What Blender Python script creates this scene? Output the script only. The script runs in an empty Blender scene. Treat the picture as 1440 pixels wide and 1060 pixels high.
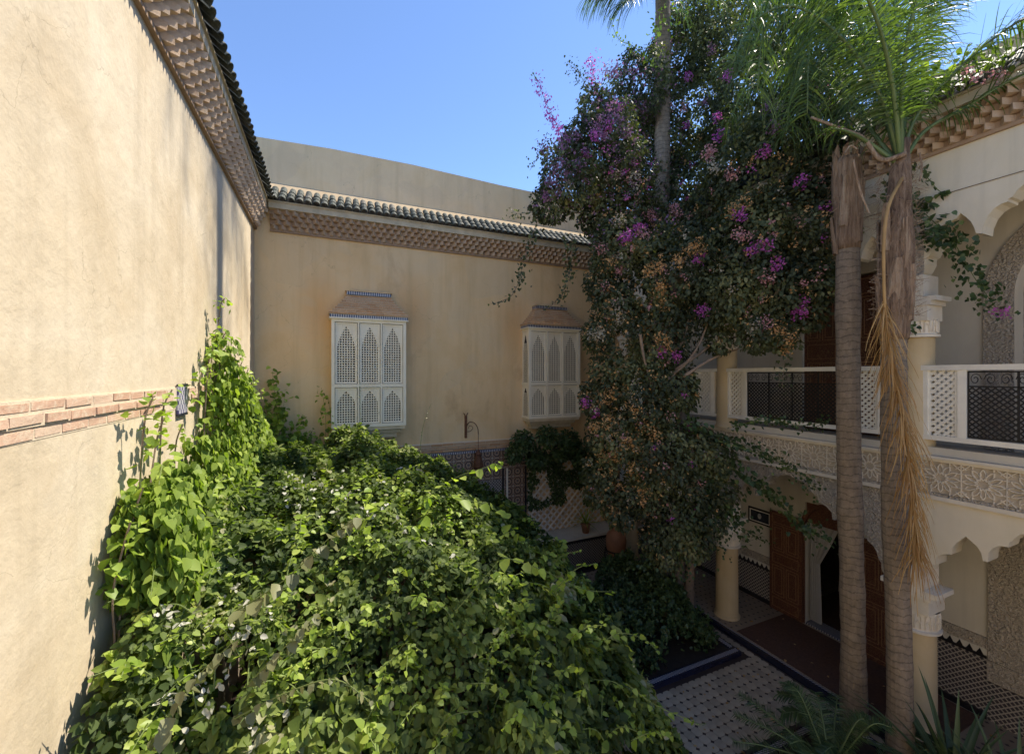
import bpy, bmesh, math, random
import numpy as np
from mathutils import Vector, Matrix, noise
R = math.radians
random.seed(7)
rng = np.random.default_rng(7)
scene = bpy.context.scene
COL = scene.collection

# ------------------------------------------------------------------ camera, sky, sun, exposure
EYE = 5.52
YAW = R(23.65)
cd = bpy.data.cameras.new("camera")
cam = bpy.data.objects.new("camera", cd)
COL.objects.link(cam)
cam.location = (0, 0, EYE)
cam.rotation_euler = (R(90), 0, -YAW)
cd.sensor_width = 36
cd.lens = 14.5
cd.shift_y = -0.0021
cd.clip_start = 0.05
cd.clip_end = 2000
scene.camera = cam

SUN_EL = R(58)
SUN_AZ = R(3.0)          # sun stands towards +X, turned this much towards +Y
world = bpy.data.worlds.new("World")
scene.world = world
world.use_nodes = True
wn = world.node_tree
bg = wn.nodes["Background"]
sky = wn.nodes.new("ShaderNodeTexSky")
sky.sky_type = 'NISHITA'
sky.sun_disc = False
sky.sun_elevation = SUN_EL
sky.sun_rotation = R(90) - SUN_AZ
sky.altitude = 2500
sky.air_density = 0.8
sky.dust_density = 0.1
sky.ozone_density = 4.0
wn.links.new(sky.outputs[0], bg.inputs[0])
bg.inputs[1].default_value = 0.12
sd = bpy.data.lights.new("sun", 'SUN')
sd.energy = 2.65
sd.angle = R(0.55)
sd.color = (1.0, 0.91, 0.76)
sun = bpy.data.objects.new("sun", sd)
COL.objects.link(sun)
to_sun = Vector((math.cos(SUN_EL) * math.cos(SUN_AZ), math.cos(SUN_EL) * math.sin(SUN_AZ), math.sin(SUN_EL)))
sun.rotation_euler = to_sun.to_track_quat('Z', 'Y').to_euler()
scene.view_settings.view_transform = 'Standard'
scene.view_settings.look = 'None'
scene.view_settings.gamma = 1
scene.view_settings.exposure = 1.74
scene.view_settings.use_curve_mapping = False
scene.render.engine = 'CYCLES'
scene.cycles.use_denoising = True
scene.cycles.max_bounces = 14
scene.cycles.diffuse_bounces = 10
scene.cycles.transparent_max_bounces = 8

# ------------------------------------------------------------------ picture ray helpers (turn a sight line into a place)
CY, SY = math.cos(YAW), math.sin(YAW)
def ray(px, py):
    u = (px - 720) / 580; v = (527 - py) / 580
    return Vector((SY + CY * u, CY - SY * u, v))
def at(px, py, d): return Vector((0, 0, EYE)) + ray(px, py) * d
def onX(px, py, X): r = ray(px, py); return at(px, py, X / r.x)
def onY(px, py, Y): r = ray(px, py); return at(px, py, Y / r.y)

# ------------------------------------------------------------------ object helpers
def link(o, parent=None):
    COL.objects.link(o)
    if parent: o.parent = parent
    return o
def thing(name, label, cat, loc=(0, 0, 0), rotz=0, group=None):
    o = bpy.data.objects.new(name, None)
    o.empty_display_size = 0.2
    link(o); o.location = loc; o.rotation_euler = (0, 0, rotz)
    o['label'] = label; o['category'] = cat
    if group: o['group'] = group
    return o
def grp(name, parent, label=None):
    o = bpy.data.objects.new(name, None); o.empty_display_size = 0.1
    link(o, parent)
    if label: o['label'] = label
    return o
def me(name, verts, faces, mat=None, smooth=False):
    m = bpy.data.meshes.new(name)
    m.from_pydata([tuple(v) for v in verts], [], faces)
    if mat: m.materials.append(mat)
    if smooth: m.polygons.foreach_set('use_smooth', [True] * len(m.polygons))
    m.update()
    return m
def ob(name, mesh, parent=None, loc=None, rotz=0, rot=None, scale=None):
    o = bpy.data.objects.new(name, mesh)
    link(o, parent)
    if loc is not None: o.location = loc
    if rot is not None: o.rotation_euler = rot
    elif rotz: o.rotation_euler = (0, 0, rotz)
    if scale is not None: o.scale = scale
    return o
class MB:
    def __init__(s): s.v = []; s.f = []
    def add(s, vs, fs):
        n = len(s.v); s.v += [tuple(v) for v in vs]; s.f += [tuple(i + n for i in f) for f in fs]; return s
    def box(s, x0, x1, y0, y1, z0, z1):
        vs = [(x0,y0,z0),(x1,y0,z0),(x1,y1,z0),(x0,y1,z0),(x0,y0,z1),(x1,y0,z1),(x1,y1,z1),(x0,y1,z1)]
        return s.add(vs, [(0,3,2,1),(4,5,6,7),(0,1,5,4),(1,2,6,5),(2,3,7,6),(3,0,4,7)])
    def bar(s, a, b, w, h, up=(0,0,1)):
        a = Vector(a); b = Vector(b); d = (b - a).normalized(); up = Vector(up)
        if abs(d.dot(up)) > .98: up = Vector((1,0,0))
        x = d.cross(up).normalized() * w / 2; y = x.cross(d).normalized() * h / 2
        vs = [a-x-y,a+x-y,a+x+y,a-x+y,b-x-y,b+x-y,b+x+y,b-x+y]
        return s.add(vs, [(0,3,2,1),(4,5,6,7),(0,1,5,4),(1,2,6,5),(2,3,7,6),(3,0,4,7)])
    def tube(s, pts, rad, n=8, cap=True):
        pts = [Vector(p) for p in pts]
        if not isinstance(rad, (list, tuple)): rad = [rad] * len(pts)
        k = len(pts); base = len(s.v); px = None
        for i, p in enumerate(pts):
            d = (pts[min(i+1,k-1)] - pts[max(i-1,0)]).normalized()
            if px is None:
                px = d.orthogonal().normalized()
            else:
                px = (px - d * px.dot(d)).normalized()
            py = d.cross(px)
            for j in range(n):
                a = 2*math.pi*j/n
                s.v.append(tuple(p + (px*math.cos(a) + py*math.sin(a)) * rad[i]))
        for i in range(k-1):
            for j in range(n):
                a = base+i*n+j; b = base+i*n+(j+1)%n
                s.f.append((a, b, b+n, a+n))
        if cap:
            s.f.append(tuple(base+j for j in range(n))[::-1]); s.f.append(tuple(base+(k-1)*n+j for j in range(n)))
        return s
    def lathe(s, prof, n=24, c=(0,0)):
        base = len(s.v); k = len(prof)
        for r, z in prof:
            for j in range(n):
                a = 2*math.pi*j/n
                s.v.append((c[0]+r*math.cos(a), c[1]+r*math.sin(a), z))
        for i in range(k-1):
            for j in range(n):
                a = base+i*n+j; b = base+i*n+(j+1)%n
                s.f.append((a, b, b+n, a+n))
        return s
    def strip_wall(s, prof, ztop, t, flip=False):
        """wall over an arch: prof = [(y, z)] lower edge, up to ztop (number or function), from x=0 to x=t"""
        zt = ztop if callable(ztop) else (lambda y: ztop)
        for (y0, z0), (y1, z1) in zip(prof, prof[1:]):
            if abs(y1-y0) > 1e-5:
                vs = [(0,y0,z0),(0,y1,z1),(0,y1,zt(y1)),(0,y0,zt(y0)),(t,y0,z0),(t,y1,z1),(t,y1,zt(y1)),(t,y0,zt(y0))]
                s.add(vs, [(0,3,2,1),(4,5,6,7),(0,1,5,4)])
            else:
                s.add([(0,y0,z0),(t,y0,z0),(t,y1,z1),(0,y1,z1)], [(0,1,2,3)])
        return s
    def mesh(s, name, mat=None, smooth=False): return me(name, s.v, s.f, mat, smooth)
    def build(s, name, mat=None, parent=None, smooth=False, **k): return ob(name, s.mesh(name, mat, smooth), parent, **k)

# ------------------------------------------------------------------ materials
def newmat(name):
    m = bpy.data.materials.new(name); m.use_nodes = True
    nt = m.node_tree; return m, nt, nt.nodes["Principled BSDF"]
def N(nt, t, **k):
    n = nt.nodes.new(t)
    for a, b in k.items(): setattr(n, a, b)
    return n
def mth(nt, op, a, b=None, c=None):
    n = N(nt, "ShaderNodeMath", operation=op)
    for i, x in enumerate((a, b, c)):
        if x is None: continue
        if isinstance(x, (int, float)): n.inputs[i].default_value = x
        else: nt.links.new(x, n.inputs[i])
    return n.outputs[0]
def ramp(nt, fac, stops):
    n = N(nt, "ShaderNodeValToRGB")
    while len(n.color_ramp.elements) < len(stops): n.color_ramp.elements.new(.5)
    for e, (p, c) in zip(n.color_ramp.elements, stops):
        e.position = p; e.color = (*c, 1) if len(c) == 3 else c
    nt.links.new(fac, n.inputs[0]); return n.outputs[0]
def noi(nt, vec, scale, detail=4, rough=.55, dist=0):
    n = N(nt, "ShaderNodeTexNoise"); n.inputs["Scale"].default_value = scale
    n.inputs["Detail"].default_value = detail; n.inputs["Roughness"].default_value = rough
    n.inputs["Distortion"].default_value = dist
    nt.links.new(vec, n.inputs["Vector"]); return n.outputs["Fac"]
def mix(nt, fac, a, b, typ='MIX'):
    n = N(nt, "ShaderNodeMix", data_type='RGBA', blend_type=typ)
    for i, x in ((0, fac), (6, a), (7, b)):
        if isinstance(x, (int, float)): n.inputs[i].default_value = x
        elif isinstance(x, tuple): n.inputs[i].default_value = (*x, 1)
        else: nt.links.new(x, n.inputs[i])
    return n.outputs[2]
def bump(nt, bsdf, h, strength=.5, dist=.02):
    n = N(nt, "ShaderNodeBump"); n.inputs["Strength"].default_value = strength; n.inputs["Distance"].default_value = dist
    nt.links.new(h, n.inputs["Height"]); nt.links.new(n.outputs[0], bsdf.inputs["Normal"]); return n
def geo(nt): return N(nt, "ShaderNodeNewGeometry").outputs["Position"]
def objco(nt): return N(nt, "ShaderNodeTexCoord").outputs["Object"]
def mapping(nt, vec, scale):
    n = N(nt, "ShaderNodeMapping"); n.inputs["Scale"].default_value = scale; nt.links.new(vec, n.inputs[0]); return n.outputs[0]

def plaster(name, c1, c2, c3, rough=.9, bs=.5, stain=None, big=.9):
    m, nt, b = newmat(name); p = geo(nt)
    n1 = noi(nt, p, big, 5, .6, .6); n2 = noi(nt, mapping(nt, p, (1, 1, .5)), 2.6, 7, .65, .35)
    c = ramp(nt, n1, [(.35, c1), (.52, c2), (.68, c3)])
    c = mix(nt, mth(nt, 'MULTIPLY', n2, .55), c, tuple(x * .72 for x in c1))
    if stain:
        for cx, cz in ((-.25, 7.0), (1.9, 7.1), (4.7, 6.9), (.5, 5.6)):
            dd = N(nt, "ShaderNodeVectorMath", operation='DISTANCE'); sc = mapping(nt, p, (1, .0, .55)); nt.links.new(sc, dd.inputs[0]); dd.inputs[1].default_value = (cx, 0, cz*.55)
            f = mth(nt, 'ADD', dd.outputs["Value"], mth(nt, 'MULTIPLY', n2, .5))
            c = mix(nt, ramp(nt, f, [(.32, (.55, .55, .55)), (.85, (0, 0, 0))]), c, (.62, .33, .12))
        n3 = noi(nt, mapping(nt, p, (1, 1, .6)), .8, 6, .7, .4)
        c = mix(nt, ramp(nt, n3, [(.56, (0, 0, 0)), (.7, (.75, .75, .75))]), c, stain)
    if bs > .3:
        wv = N(nt, "ShaderNodeVectorMath", operation='ADD'); wn_ = N(nt, "ShaderNodeTexNoise"); wn_.inputs["Scale"].default_value = 3; wn_.inputs["Detail"].default_value = 5
        nt.links.new(p, wn_.inputs["Vector"]); ws = N(nt, "ShaderNodeVectorMath", operation='SCALE'); nt.links.new(wn_.outputs["Color"], ws.inputs[0]); ws.inputs[3].default_value = .55
        nt.links.new(p, wv.inputs[0]); nt.links.new(ws.outputs[0], wv.inputs[1])
        vo = N(nt, "ShaderNodeTexVoronoi", feature='DISTANCE_TO_EDGE'); vo.inputs["Scale"].default_value = .75; nt.links.new(wv.outputs[0], vo.inputs["Vector"])
        ck = mth(nt, 'MULTIPLY', mth(nt, 'LESS_THAN', vo.outputs["Distance"], .0022), mth(nt, 'GREATER_THAN', noi(nt, p, 1.1, 2), .53))
        c = mix(nt, mth(nt, 'MULTIPLY', ck, .32), c, tuple(x * .35 for x in c1))
        pa = noi(nt, p, .55, 2, .4, .3)
        c = mix(nt, ramp(nt, pa, [(.60, (0, 0, 0)), (.612, (.35, .35, .35))]), c, tuple(x * .84 for x in c3))
    st = noi(nt, mapping(nt, p, (2.6, 2.6, .16)), 1.6, 5, .6, .1)
    c = mix(nt, ramp(nt, st, [(.5, (0, 0, 0)), (.72, (.38, .38, .38))]), c, tuple(x * .66 for x in c1))
    nt.links.new(c, b.inputs["Base Color"]); b.inputs["Roughness"].default_value = rough
    b.inputs["Specular IOR Level"].default_value = .2
    h1 = noi(nt, mapping(nt, p, (1, 1.0, .8)), 2.4, 10, .62, .12); h2 = noi(nt, p, 34, 6, .7, .3)
    h = mth(nt, 'ADD', mth(nt, 'MULTIPLY', h1, 1.0), mth(nt, 'MULTIPLY', h2, .05))
    bump(nt, b, h, bs, .09)
    return m
M = {}
M['plaster_left'] = plaster('plaster_left', (.55, .45, .31), (.63, .535, .39), (.69, .605, .465), bs=.34)
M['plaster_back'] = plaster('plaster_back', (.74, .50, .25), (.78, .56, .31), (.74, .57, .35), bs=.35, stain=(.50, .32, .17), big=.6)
M['plaster_parapet'] = plaster('plaster_parapet', (.76, .54, .31), (.79, .58, .35), (.72, .53, .34), bs=.5)
M['ledge'] = plaster('ledge', (.40, .30, .19), (.44, .34, .22), (.40, .32, .22), bs=.3)
M['whitewash'] = plaster('whitewash', (.74, .66, .50), (.78, .70, .55), (.80, .73, .59), bs=.12)
M['inner_wall'] = plaster('inner_wall', (.60, .55, .45), (.64, .59, .49), (.66, .62, .52), bs=.12)
M['ochre'] = plaster('ochre', (.58, .43, .23), (.62, .48, .28), (.64, .52, .34), rough=.55, bs=.1)
def simple(name, col, rough=.7, var=.2, scale=12, bs=.2, metal=0, coat=0):
    m, nt, b = newmat(name); p = objco(nt); n = noi(nt, p, scale, 5, .6)
    oi = N(nt, "ShaderNodeObjectInfo").outputs["Random"]
    f = mth(nt, 'ADD', mth(nt, 'MULTIPLY', n, .7), mth(nt, 'MULTIPLY', oi, .3))
    c = ramp(nt, f, [(.3, tuple(x*(1-var) for x in col)), (.7, tuple(min(1, x*(1+var)) for x in col))])
    nt.links.new(c, b.inputs["Base Color"]); b.inputs["Roughness"].default_value = rough; b.inputs["Metallic"].default_value = metal
    b.inputs["Coat Weight"].default_value = coat
    if bs: bump(nt, b, noi(nt, p, scale*3, 5, .7), bs, .01)
    return m
def brickmat(name, a, b_, c_, mort):
    m, nt, b = newmat(name); p = geo(nt)
    oi = N(nt, "ShaderNodeObjectInfo").outputs["Random"]
    c = ramp(nt, oi, [(0, a), (.5, b_), (1, c_)])
    n = noi(nt, p, 14, 6, .7, .5)
    c = mix(nt, ramp(nt, n, [(.5, (0,0,0)), (.68, (.8,.8,.8))]), c, mort)
    nt.links.new(c, b.inputs["Base Color"]); b.inputs["Roughness"].default_value = .9
    bump(nt, b, noi(nt, p, 40, 6, .7), .6, .01)
    return m
M['brick_left'] = brickmat('brick_left', (.44,.26,.17), (.52,.34,.235), (.54,.40,.29), (.62,.52,.38))
M['brick_back'] = brickmat('brick_back', (.42,.23,.11), (.49,.30,.16), (.45,.30,.18), (.5,.36,.23))
M['dentil'] = brickmat('dentil', (.45,.31,.20), (.52,.38,.255), (.50,.38,.27), (.58,.45,.34))
M['dentil_base'] = simple('dentil_base', (.33,.225,.145), .9)
M['fascia'] = simple('fascia', (.52,.44,.31), .85, .25, 5)
M['white_paint'] = simple('white_paint', (.78,.74,.64), .5, .1, 7, .08)
M['stucco_line'] = simple('stucco_line', (.70,.63,.51), .85, .1, 6, .1)
M['stucco_deep'] = simple('stucco_deep', (.42,.36,.28), .9, .2, 20, .3)
M['iron'] = simple('iron', (.035,.032,.03), .55, .3, 20, .2, .6)
M['rust'] = simple('rust', (.16,.07,.035), .8, .4, 20, .4, .3)
M['trellis'] = simple('trellis', (.66,.61,.53), .8, .2, 8, .2)
M['soil'] = simple('soil', (.035,.025,.018), 1, .4, 9, 1.0)
M['terracotta'] = simple('terracotta', (.30,.14,.075), .8, .3, 5, .3)
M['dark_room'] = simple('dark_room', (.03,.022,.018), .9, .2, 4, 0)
M['rug'] = simple('rug', (.075,.035,.021), .98, .45, 30, .8)
M['curtain'] = simple('curtain', (.42,.40,.36), .95, .08, 5, .1)
M['photo_dark'] = simple('photo_dark', (.03,.035,.045), .25, .6, 4, 0)
M['photo_face'] = simple('photo_face', (.30,.29,.28), .3, .5, 14, 0)
M['mortar'] = simple('mortar', (.6,.5,.36), .95, .15, 20, .5)
def woodmat(name, a, b_, line=(.42,.27,.11)):
    m, nt, b = newmat(name); p = objco(nt)
    n = noi(nt, mapping(nt, p, (14, 14, 1.2)), 3, 6, .6, .4)
    c = ramp(nt, n, [(.3, a), (.7, b_)])
    v = N(nt, "ShaderNodeTexVoronoi", feature='DISTANCE_TO_EDGE'); v.inputs["Scale"].default_value = 22
    nt.links.new(p, v.inputs["Vector"])
    f = mth(nt, 'MULTIPLY', mth(nt, 'LESS_THAN', v.outputs["Distance"], .05), .28)
    c = mix(nt, f, c, line)
    nt.links.new(c, b.inputs["Base Color"]); b.inputs["Roughness"].default_value = .5
    bump(nt, b, n, .2, .01); return m
M['door_wood'] = woodmat('door_wood', (.075,.024,.016), (.125,.042,.026))
M['door_line'] = simple('door_line', (.33,.18,.085), .6, .2)
M['ceiling_wood'] = woodmat('ceiling_wood', (.10,.04,.025), (.15,.06,.035))
M['old_white_wood'] = None
def oldwhite():
    m, nt, b = newmat('old_white_wood'); p = geo(nt)
    n = noi(nt, mapping(nt, p, (1,1,.3)), 16, 8, .75, .8); n2 = noi(nt, p, 3, 3)
    c = ramp(nt, n2, [(.3, (.76,.68,.52)), (.7, (.82,.76,.61))])
    c = mix(nt, ramp(nt, n, [(.62, (0,0,0)), (.70, (.9,.9,.9))]), c, (.26,.18,.12))
    nt.links.new(c, b.inputs["Base Color"]); b.inputs["Roughness"].default_value = .7
    bump(nt, b, n, .25, .01); return m
M['old_white_wood'] = oldwhite()
def tilemat():
    m, nt, b = newmat('glazed_tile'); p = geo(nt)
    oi = N(nt, "ShaderNodeObjectInfo").outputs["Random"]
    c = ramp(nt, oi, [(0, (.024,.031,.026)), (.5, (.038,.047,.037)), (.85, (.06,.064,.05)), (1, (.10,.09,.07))])
    n = noi(nt, p, 30, 5, .7)
    c = mix(nt, ramp(nt, n, [(.52, (0,0,0)), (.72, (.45,.45,.45))]), c, (.19,.19,.155))
    nt.links.new(c, b.inputs["Base Color"]); b.inputs["Roughness"].default_value = .62
    bump(nt, b, n, .3, .01); return m
M['glazed_tile'] = tilemat()
def uvco(nt):
    s = N(nt, "ShaderNodeSeparateXYZ"); nt.links.new(geo(nt), s.inputs[0])
    return mth(nt, 'ADD', s.outputs[0], s.outputs[1]), s.outputs[2]
def diaper():
    m, nt, b = newmat('zellij_diaper'); u, v = uvco(nt)
    P = .082
    a = mth(nt, 'FRACT', mth(nt, 'DIVIDE', mth(nt, 'ADD', u, v), P)); c_ = mth(nt, 'FRACT', mth(nt, 'DIVIDE', mth(nt, 'SUBTRACT', u, v), P))
    l = mth(nt, 'MINIMUM', a, c_); mask = mth(nt, 'LESS_THAN', l, .27)
    n = noi(nt, geo(nt), 40, 3)
    dark = ramp(nt, n, [(.35, (.025,.022,.03)), (.65, (.06,.045,.05))])
    c = mix(nt, mask, dark, (.38,.34,.28))
    nt.links.new(c, b.inputs["Base Color"]); b.inputs["Roughness"].default_value = .3
    bump(nt, b, mask, .3, .004); return m
M['diaper'] = diaper()
def star_zellij():
    m, nt, b = newmat('zellij_star'); u, v = uvco(nt); P = .27
    fu = mth(nt, 'SUBTRACT', mth(nt, 'FRACT', mth(nt, 'DIVIDE', u, P)), .5); fv = mth(nt, 'SUBTRACT', mth(nt, 'FRACT', mth(nt, 'DIVIDE', v, P)), .5)
    def dist(a, c): return mth(nt, 'SQRT', mth(nt, 'ADD', mth(nt, 'MULTIPLY', a, a), mth(nt, 'MULTIPLY', c, c)))
    r = dist(fu, fv)
    ang = mth(nt, 'ARCTAN2', fv, fu)
    wob = mth(nt, 'MULTIPLY', mth(nt, 'COSINE', mth(nt, 'MULTIPLY', ang, 8)), .03)
    rr = mth(nt, 'ADD', r, wob)
    ring = mth(nt, 'LESS_THAN', mth(nt, 'ABSOLUTE', mth(nt, 'SUBTRACT', rr, .34)), .045)
    ring2 = mth(nt, 'LESS_THAN', mth(nt, 'ABSOLUTE', mth(nt, 'SUBTRACT', rr, .20)), .022)
    cen = mth(nt, 'LESS_THAN', rr, .1)
    au = mth(nt, 'ABSOLUTE', fu); av = mth(nt, 'ABSOLUTE', fv)
    edge = mth(nt, 'GREATER_THAN', mth(nt, 'MAXIMUM', au, av), .465)
    diag = mth(nt, 'LESS_THAN', mth(nt, 'ABSOLUTE', mth(nt, 'SUBTRACT', mth(nt, 'ADD', au, av), .78)), .035)
    n = noi(nt, geo(nt), 9, 3)
    c = ramp(nt, n, [(.35, (.20,.11,.065)), (.65, (.28,.17,.10))])
    c = mix(nt, ring, c, (.03,.03,.035)); c = mix(nt, ring2, c, (.42,.36,.28)); c = mix(nt, cen, c, (.06,.07,.09))
    c = mix(nt, edge, c, (.40,.34,.26)); c = mix(nt, diag, c, (.035,.045,.07))
    nt.links.new(c, b.inputs["Base Color"]); b.inputs["Roughness"].default_value = .35
    bump(nt, b, ring, .2, .004); return m
M['star_zellij'] = star_zellij()
def carved():
    m, nt, b = newmat('carved_stucco'); p = geo(nt)
    n = noi(nt, p, 6, 3)
    v = N(nt, "ShaderNodeTexVoronoi", feature='SMOOTH_F1'); v.inputs["Scale"].default_value = 30
    nt.links.new(p, v.inputs["Vector"])
    w = noi(nt, p, 24, 2, .4, 2.5)
    h = mth(nt, 'ADD', v.outputs["Distance"], w)
    mask = ramp(nt, h, [(.62, (0,0,0)), (.82, (1,1,1))])
    c = mix(nt, mask, ramp(nt, n, [(.3, (.64,.57,.45)), (.7, (.72,.65,.52))]), (.50,.43,.34))  # pits darker: recess shade put into the colour, along with dirt
    nt.links.new(c, b.inputs["Base Color"]); b.inputs["Roughness"].default_value = .9
    bump(nt, b, mth(nt, 'MULTIPLY', h, -1), 1.0, .05); return m
M['carved'] = carved()
def checker_strip():
    m, nt, b = newmat('zellij_checker'); u, v = uvco(nt); P = .05
    f = mth(nt, 'LESS_THAN', mth(nt, 'FRACT', mth(nt, 'DIVIDE', u, P)), .42)
    c = mix(nt, f, (.03,.035,.09), (.46,.44,.42))
    nt.links.new(c, b.inputs["Base Color"]); b.inputs["Roughness"].default_value = .3; return m
M['checker'] = checker_strip()
M['blue_glaze'] = simple('blue_glaze', (.016,.017,.035), .25, .3, 8, .05)
M['black_glaze'] = simple('black_glaze', (.018,.016,.018), .3, .3, 8, .05)
M['floor_tile'] = simple('floor_tile', (.38,.31,.225), .4, .22, 6, .1)
M['floor_base'] = simple('floor_base', (.035,.022,.018), .6, .3, 9, .1)
def small_floor():
    m, nt, b = newmat('gallery_tiles'); s = N(nt, "ShaderNodeSeparateXYZ"); nt.links.new(geo(nt), s.inputs[0]); P = .15
    a = mth(nt, 'ABSOLUTE', mth(nt, 'SUBTRACT', mth(nt, 'FRACT', mth(nt, 'DIVIDE', s.outputs[0], P)), .5))
    c_ = mth(nt, 'ABSOLUTE', mth(nt, 'SUBTRACT', mth(nt, 'FRACT', mth(nt, 'DIVIDE', s.outputs[1], P)), .5))
    k = mth(nt, 'LESS_THAN', mth(nt, 'ADD', a, c_), .2)
    n = noi(nt, geo(nt), 2, 4)
    c = mix(nt, k, ramp(nt, n, [(.3, (.22,.17,.12)), (.7, (.28,.22,.16))]), (.035,.02,.017))
    nt.links.new(c, b.inputs["Base Color"]); b.inputs["Roughness"].default_value = .4; return m
M['gallery_tiles'] = small_floor()
M['pale_paving'] = simple('pale_paving', (.58,.50,.38), .6, .2, 3, .1)
def plaquemat():
    m, nt, b = newmat('painted_plaque'); s = N(nt, "ShaderNodeSeparateXYZ"); nt.links.new(geo(nt), s.inputs[0])
    u, v = s.outputs[1], s.outputs[2]
    w = mth(nt, 'ADD', mth(nt, 'SINE', mth(nt, 'MULTIPLY', mth(nt, 'SUBTRACT', u, 5.75), 75)), mth(nt, 'SINE', mth(nt, 'MULTIPLY', mth(nt, 'SUBTRACT', v, 5.24), 60)))
    k = mth(nt, 'LESS_THAN', mth(nt, 'ABSOLUTE', w), .55)
    c = mix(nt, k, (.48,.46,.50), (.06,.05,.16))
    nt.links.new(c, b.inputs["Base Color"]); b.inputs["Roughness"].default_value = .3; return m
M['plaque'] = plaquemat()
def trunkmat(name, a, b_, ringP=.075):
    m, nt, b = newmat(name); p = geo(nt); s = N(nt, "ShaderNodeSeparateXYZ"); nt.links.new(p, s.inputs[0])
    n = noi(nt, mapping(nt, p, (2.2, 2.2, 1.4)), 5, 7, .7); n2 = noi(nt, mapping(nt, p, (1.6, 1.6, 1.2)), 3.4, 5, .65)
    w = mth(nt, 'FRACT', mth(nt, 'ADD', mth(nt, 'DIVIDE', s.outputs[2], ringP), mth(nt, 'MULTIPLY', n2, 1.7)))
    k = mth(nt, 'LESS_THAN', mth(nt, 'ADD', w, mth(nt, 'MULTIPLY', n, .25)), .28)
    c = ramp(nt, n, [(.3, a), (.7, b_)])
    c = mix(nt, mth(nt, 'MULTIPLY', k, .5), c, tuple(x*.35 for x in a))
    nt.links.new(c, b.inputs["Base Color"]); b.inputs["Roughness"].default_value = .95
    bump(nt, b, mth(nt, 'ADD', mth(nt, 'MULTIPLY', n, .6), mth(nt, 'MULTIPLY', w, .5)), .9, .03); return m
M['palm_trunk'] = trunkmat('palm_trunk', (.16,.125,.095), (.31,.245,.18), .105)
def streaky(name, a, b_, c_):
    m, nt, b = newmat(name); p = geo(nt)
    n = noi(nt, mapping(nt, p, (16, 16, 1.3)), 2.2, 8, .7, .6); n2 = noi(nt, p, 2.5, 4)
    oi = N(nt, "ShaderNodeObjectInfo").outputs["Random"]
    f = mth(nt, 'ADD', mth(nt, 'MULTIPLY', n, .75), mth(nt, 'ADD', mth(nt, 'MULTIPLY', n2, .2), mth(nt, 'MULTIPLY', oi, .1)))
    c = ramp(nt, f, [(.38, a), (.52, b_), (.66, c_)])
    nt.links.new(c, b.inputs["Base Color"]); b.inputs["Roughness"].default_value = .9
    bump(nt, b, n, .9, .03); return m
M['palm_bark'] = streaky('palm_bark', (.09,.05,.03), (.24,.155,.095), (.36,.26,.18))
M['palm_boot'] = streaky('palm_boot', (.13,.075,.042), (.30,.20,.125), (.44,.34,.24))
M['vine_wood'] = simple('vine_wood', (.20,.145,.10), .95, .4, 10, 1.0)
M['stem'] = simple('stem', (.12,.16,.04), .7, .2)
M['rachis'] = simple('rachis', (.10,.14,.045), .5, .25, 4)
M['rachis_dry'] = simple('rachis_dry', (.42,.25,.09), .7, .25, 4)
def leafmat(name, stops, trans=.35, tcol=(1.3, 1.5, .5), rough=.42, spec=.35):
    m, nt, b = newmat(name)
    at_ = N(nt, "ShaderNodeAttribute", attribute_name='rnd'); oi = N(nt, "ShaderNodeObjectInfo").outputs["Random"]
    f = at_.outputs["Fac"]
    c = ramp(nt, f, stops)
    b.inputs["Roughness"].default_value = rough; b.inputs["Specular IOR Level"].default_value = spec
    nt.links.new(c, b.inputs["Base Color"])
    t = N(nt, "ShaderNodeBsdfTranslucent")
    tc = mix(nt, 1.0, c, tcol, 'MULTIPLY'); nt.links.new(tc, t.inputs[0])
    ms = N(nt, "ShaderNodeMixShader"); ms.inputs[0].default_value = trans
    nt.links.new(b.outputs[0], ms.inputs[1]); nt.links.new(t.outputs[0], ms.inputs[2])
    nt.links.new(ms.outputs[0], nt.nodes["Material Output"].inputs[0]); return m
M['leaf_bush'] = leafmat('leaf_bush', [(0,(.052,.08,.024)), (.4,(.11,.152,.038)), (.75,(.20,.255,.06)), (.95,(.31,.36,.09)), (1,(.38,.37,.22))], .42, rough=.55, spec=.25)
M['leaf_new'] = leafmat('leaf_new', [(0,(.18,.27,.04)), (.6,(.29,.38,.06)), (1,(.40,.47,.11))], .45)
M['leaf_vine'] = leafmat('leaf_vine', [(0,(.10,.15,.03)), (.5,(.22,.30,.055)), (1,(.36,.44,.09))], .42, rough=.55, spec=.25)
M['leaf_grey'] = leafmat('leaf_grey', [(0,(.12,.13,.06)), (1,(.22,.22,.11))], .25)
M['leaf_bougain'] = leafmat('leaf_bougain', [(0,(.042,.052,.028)), (.55,(.082,.098,.048)), (.9,(.13,.15,.07)), (1,(.22,.22,.10))], .28, rough=.55, spec=.25)
M['leaf_dark'] = leafmat('leaf_dark', [(0,(.035,.06,.022)), (.7,(.065,.105,.038)), (1,(.12,.17,.06))], .25)
M['white_petal'] = leafmat('white_petal', [(0,(.45,.45,.36)), (1,(.6,.58,.5))], .3, (1,1,1))
M['frond'] = leafmat('frond', [(0,(.06,.095,.03)), (.7,(.10,.15,.045)), (1,(.17,.23,.06))], .38)
M['frond_dry'] = leafmat('frond_dry', [(0,(.34,.19,.065)), (.6,(.46,.28,.10)), (1,(.55,.37,.16))], .3, (1.1,1,.7))
M['agave'] = leafmat('agave', [(0,(.045,.075,.035)), (1,(.09,.13,.055))], .2)
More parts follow.
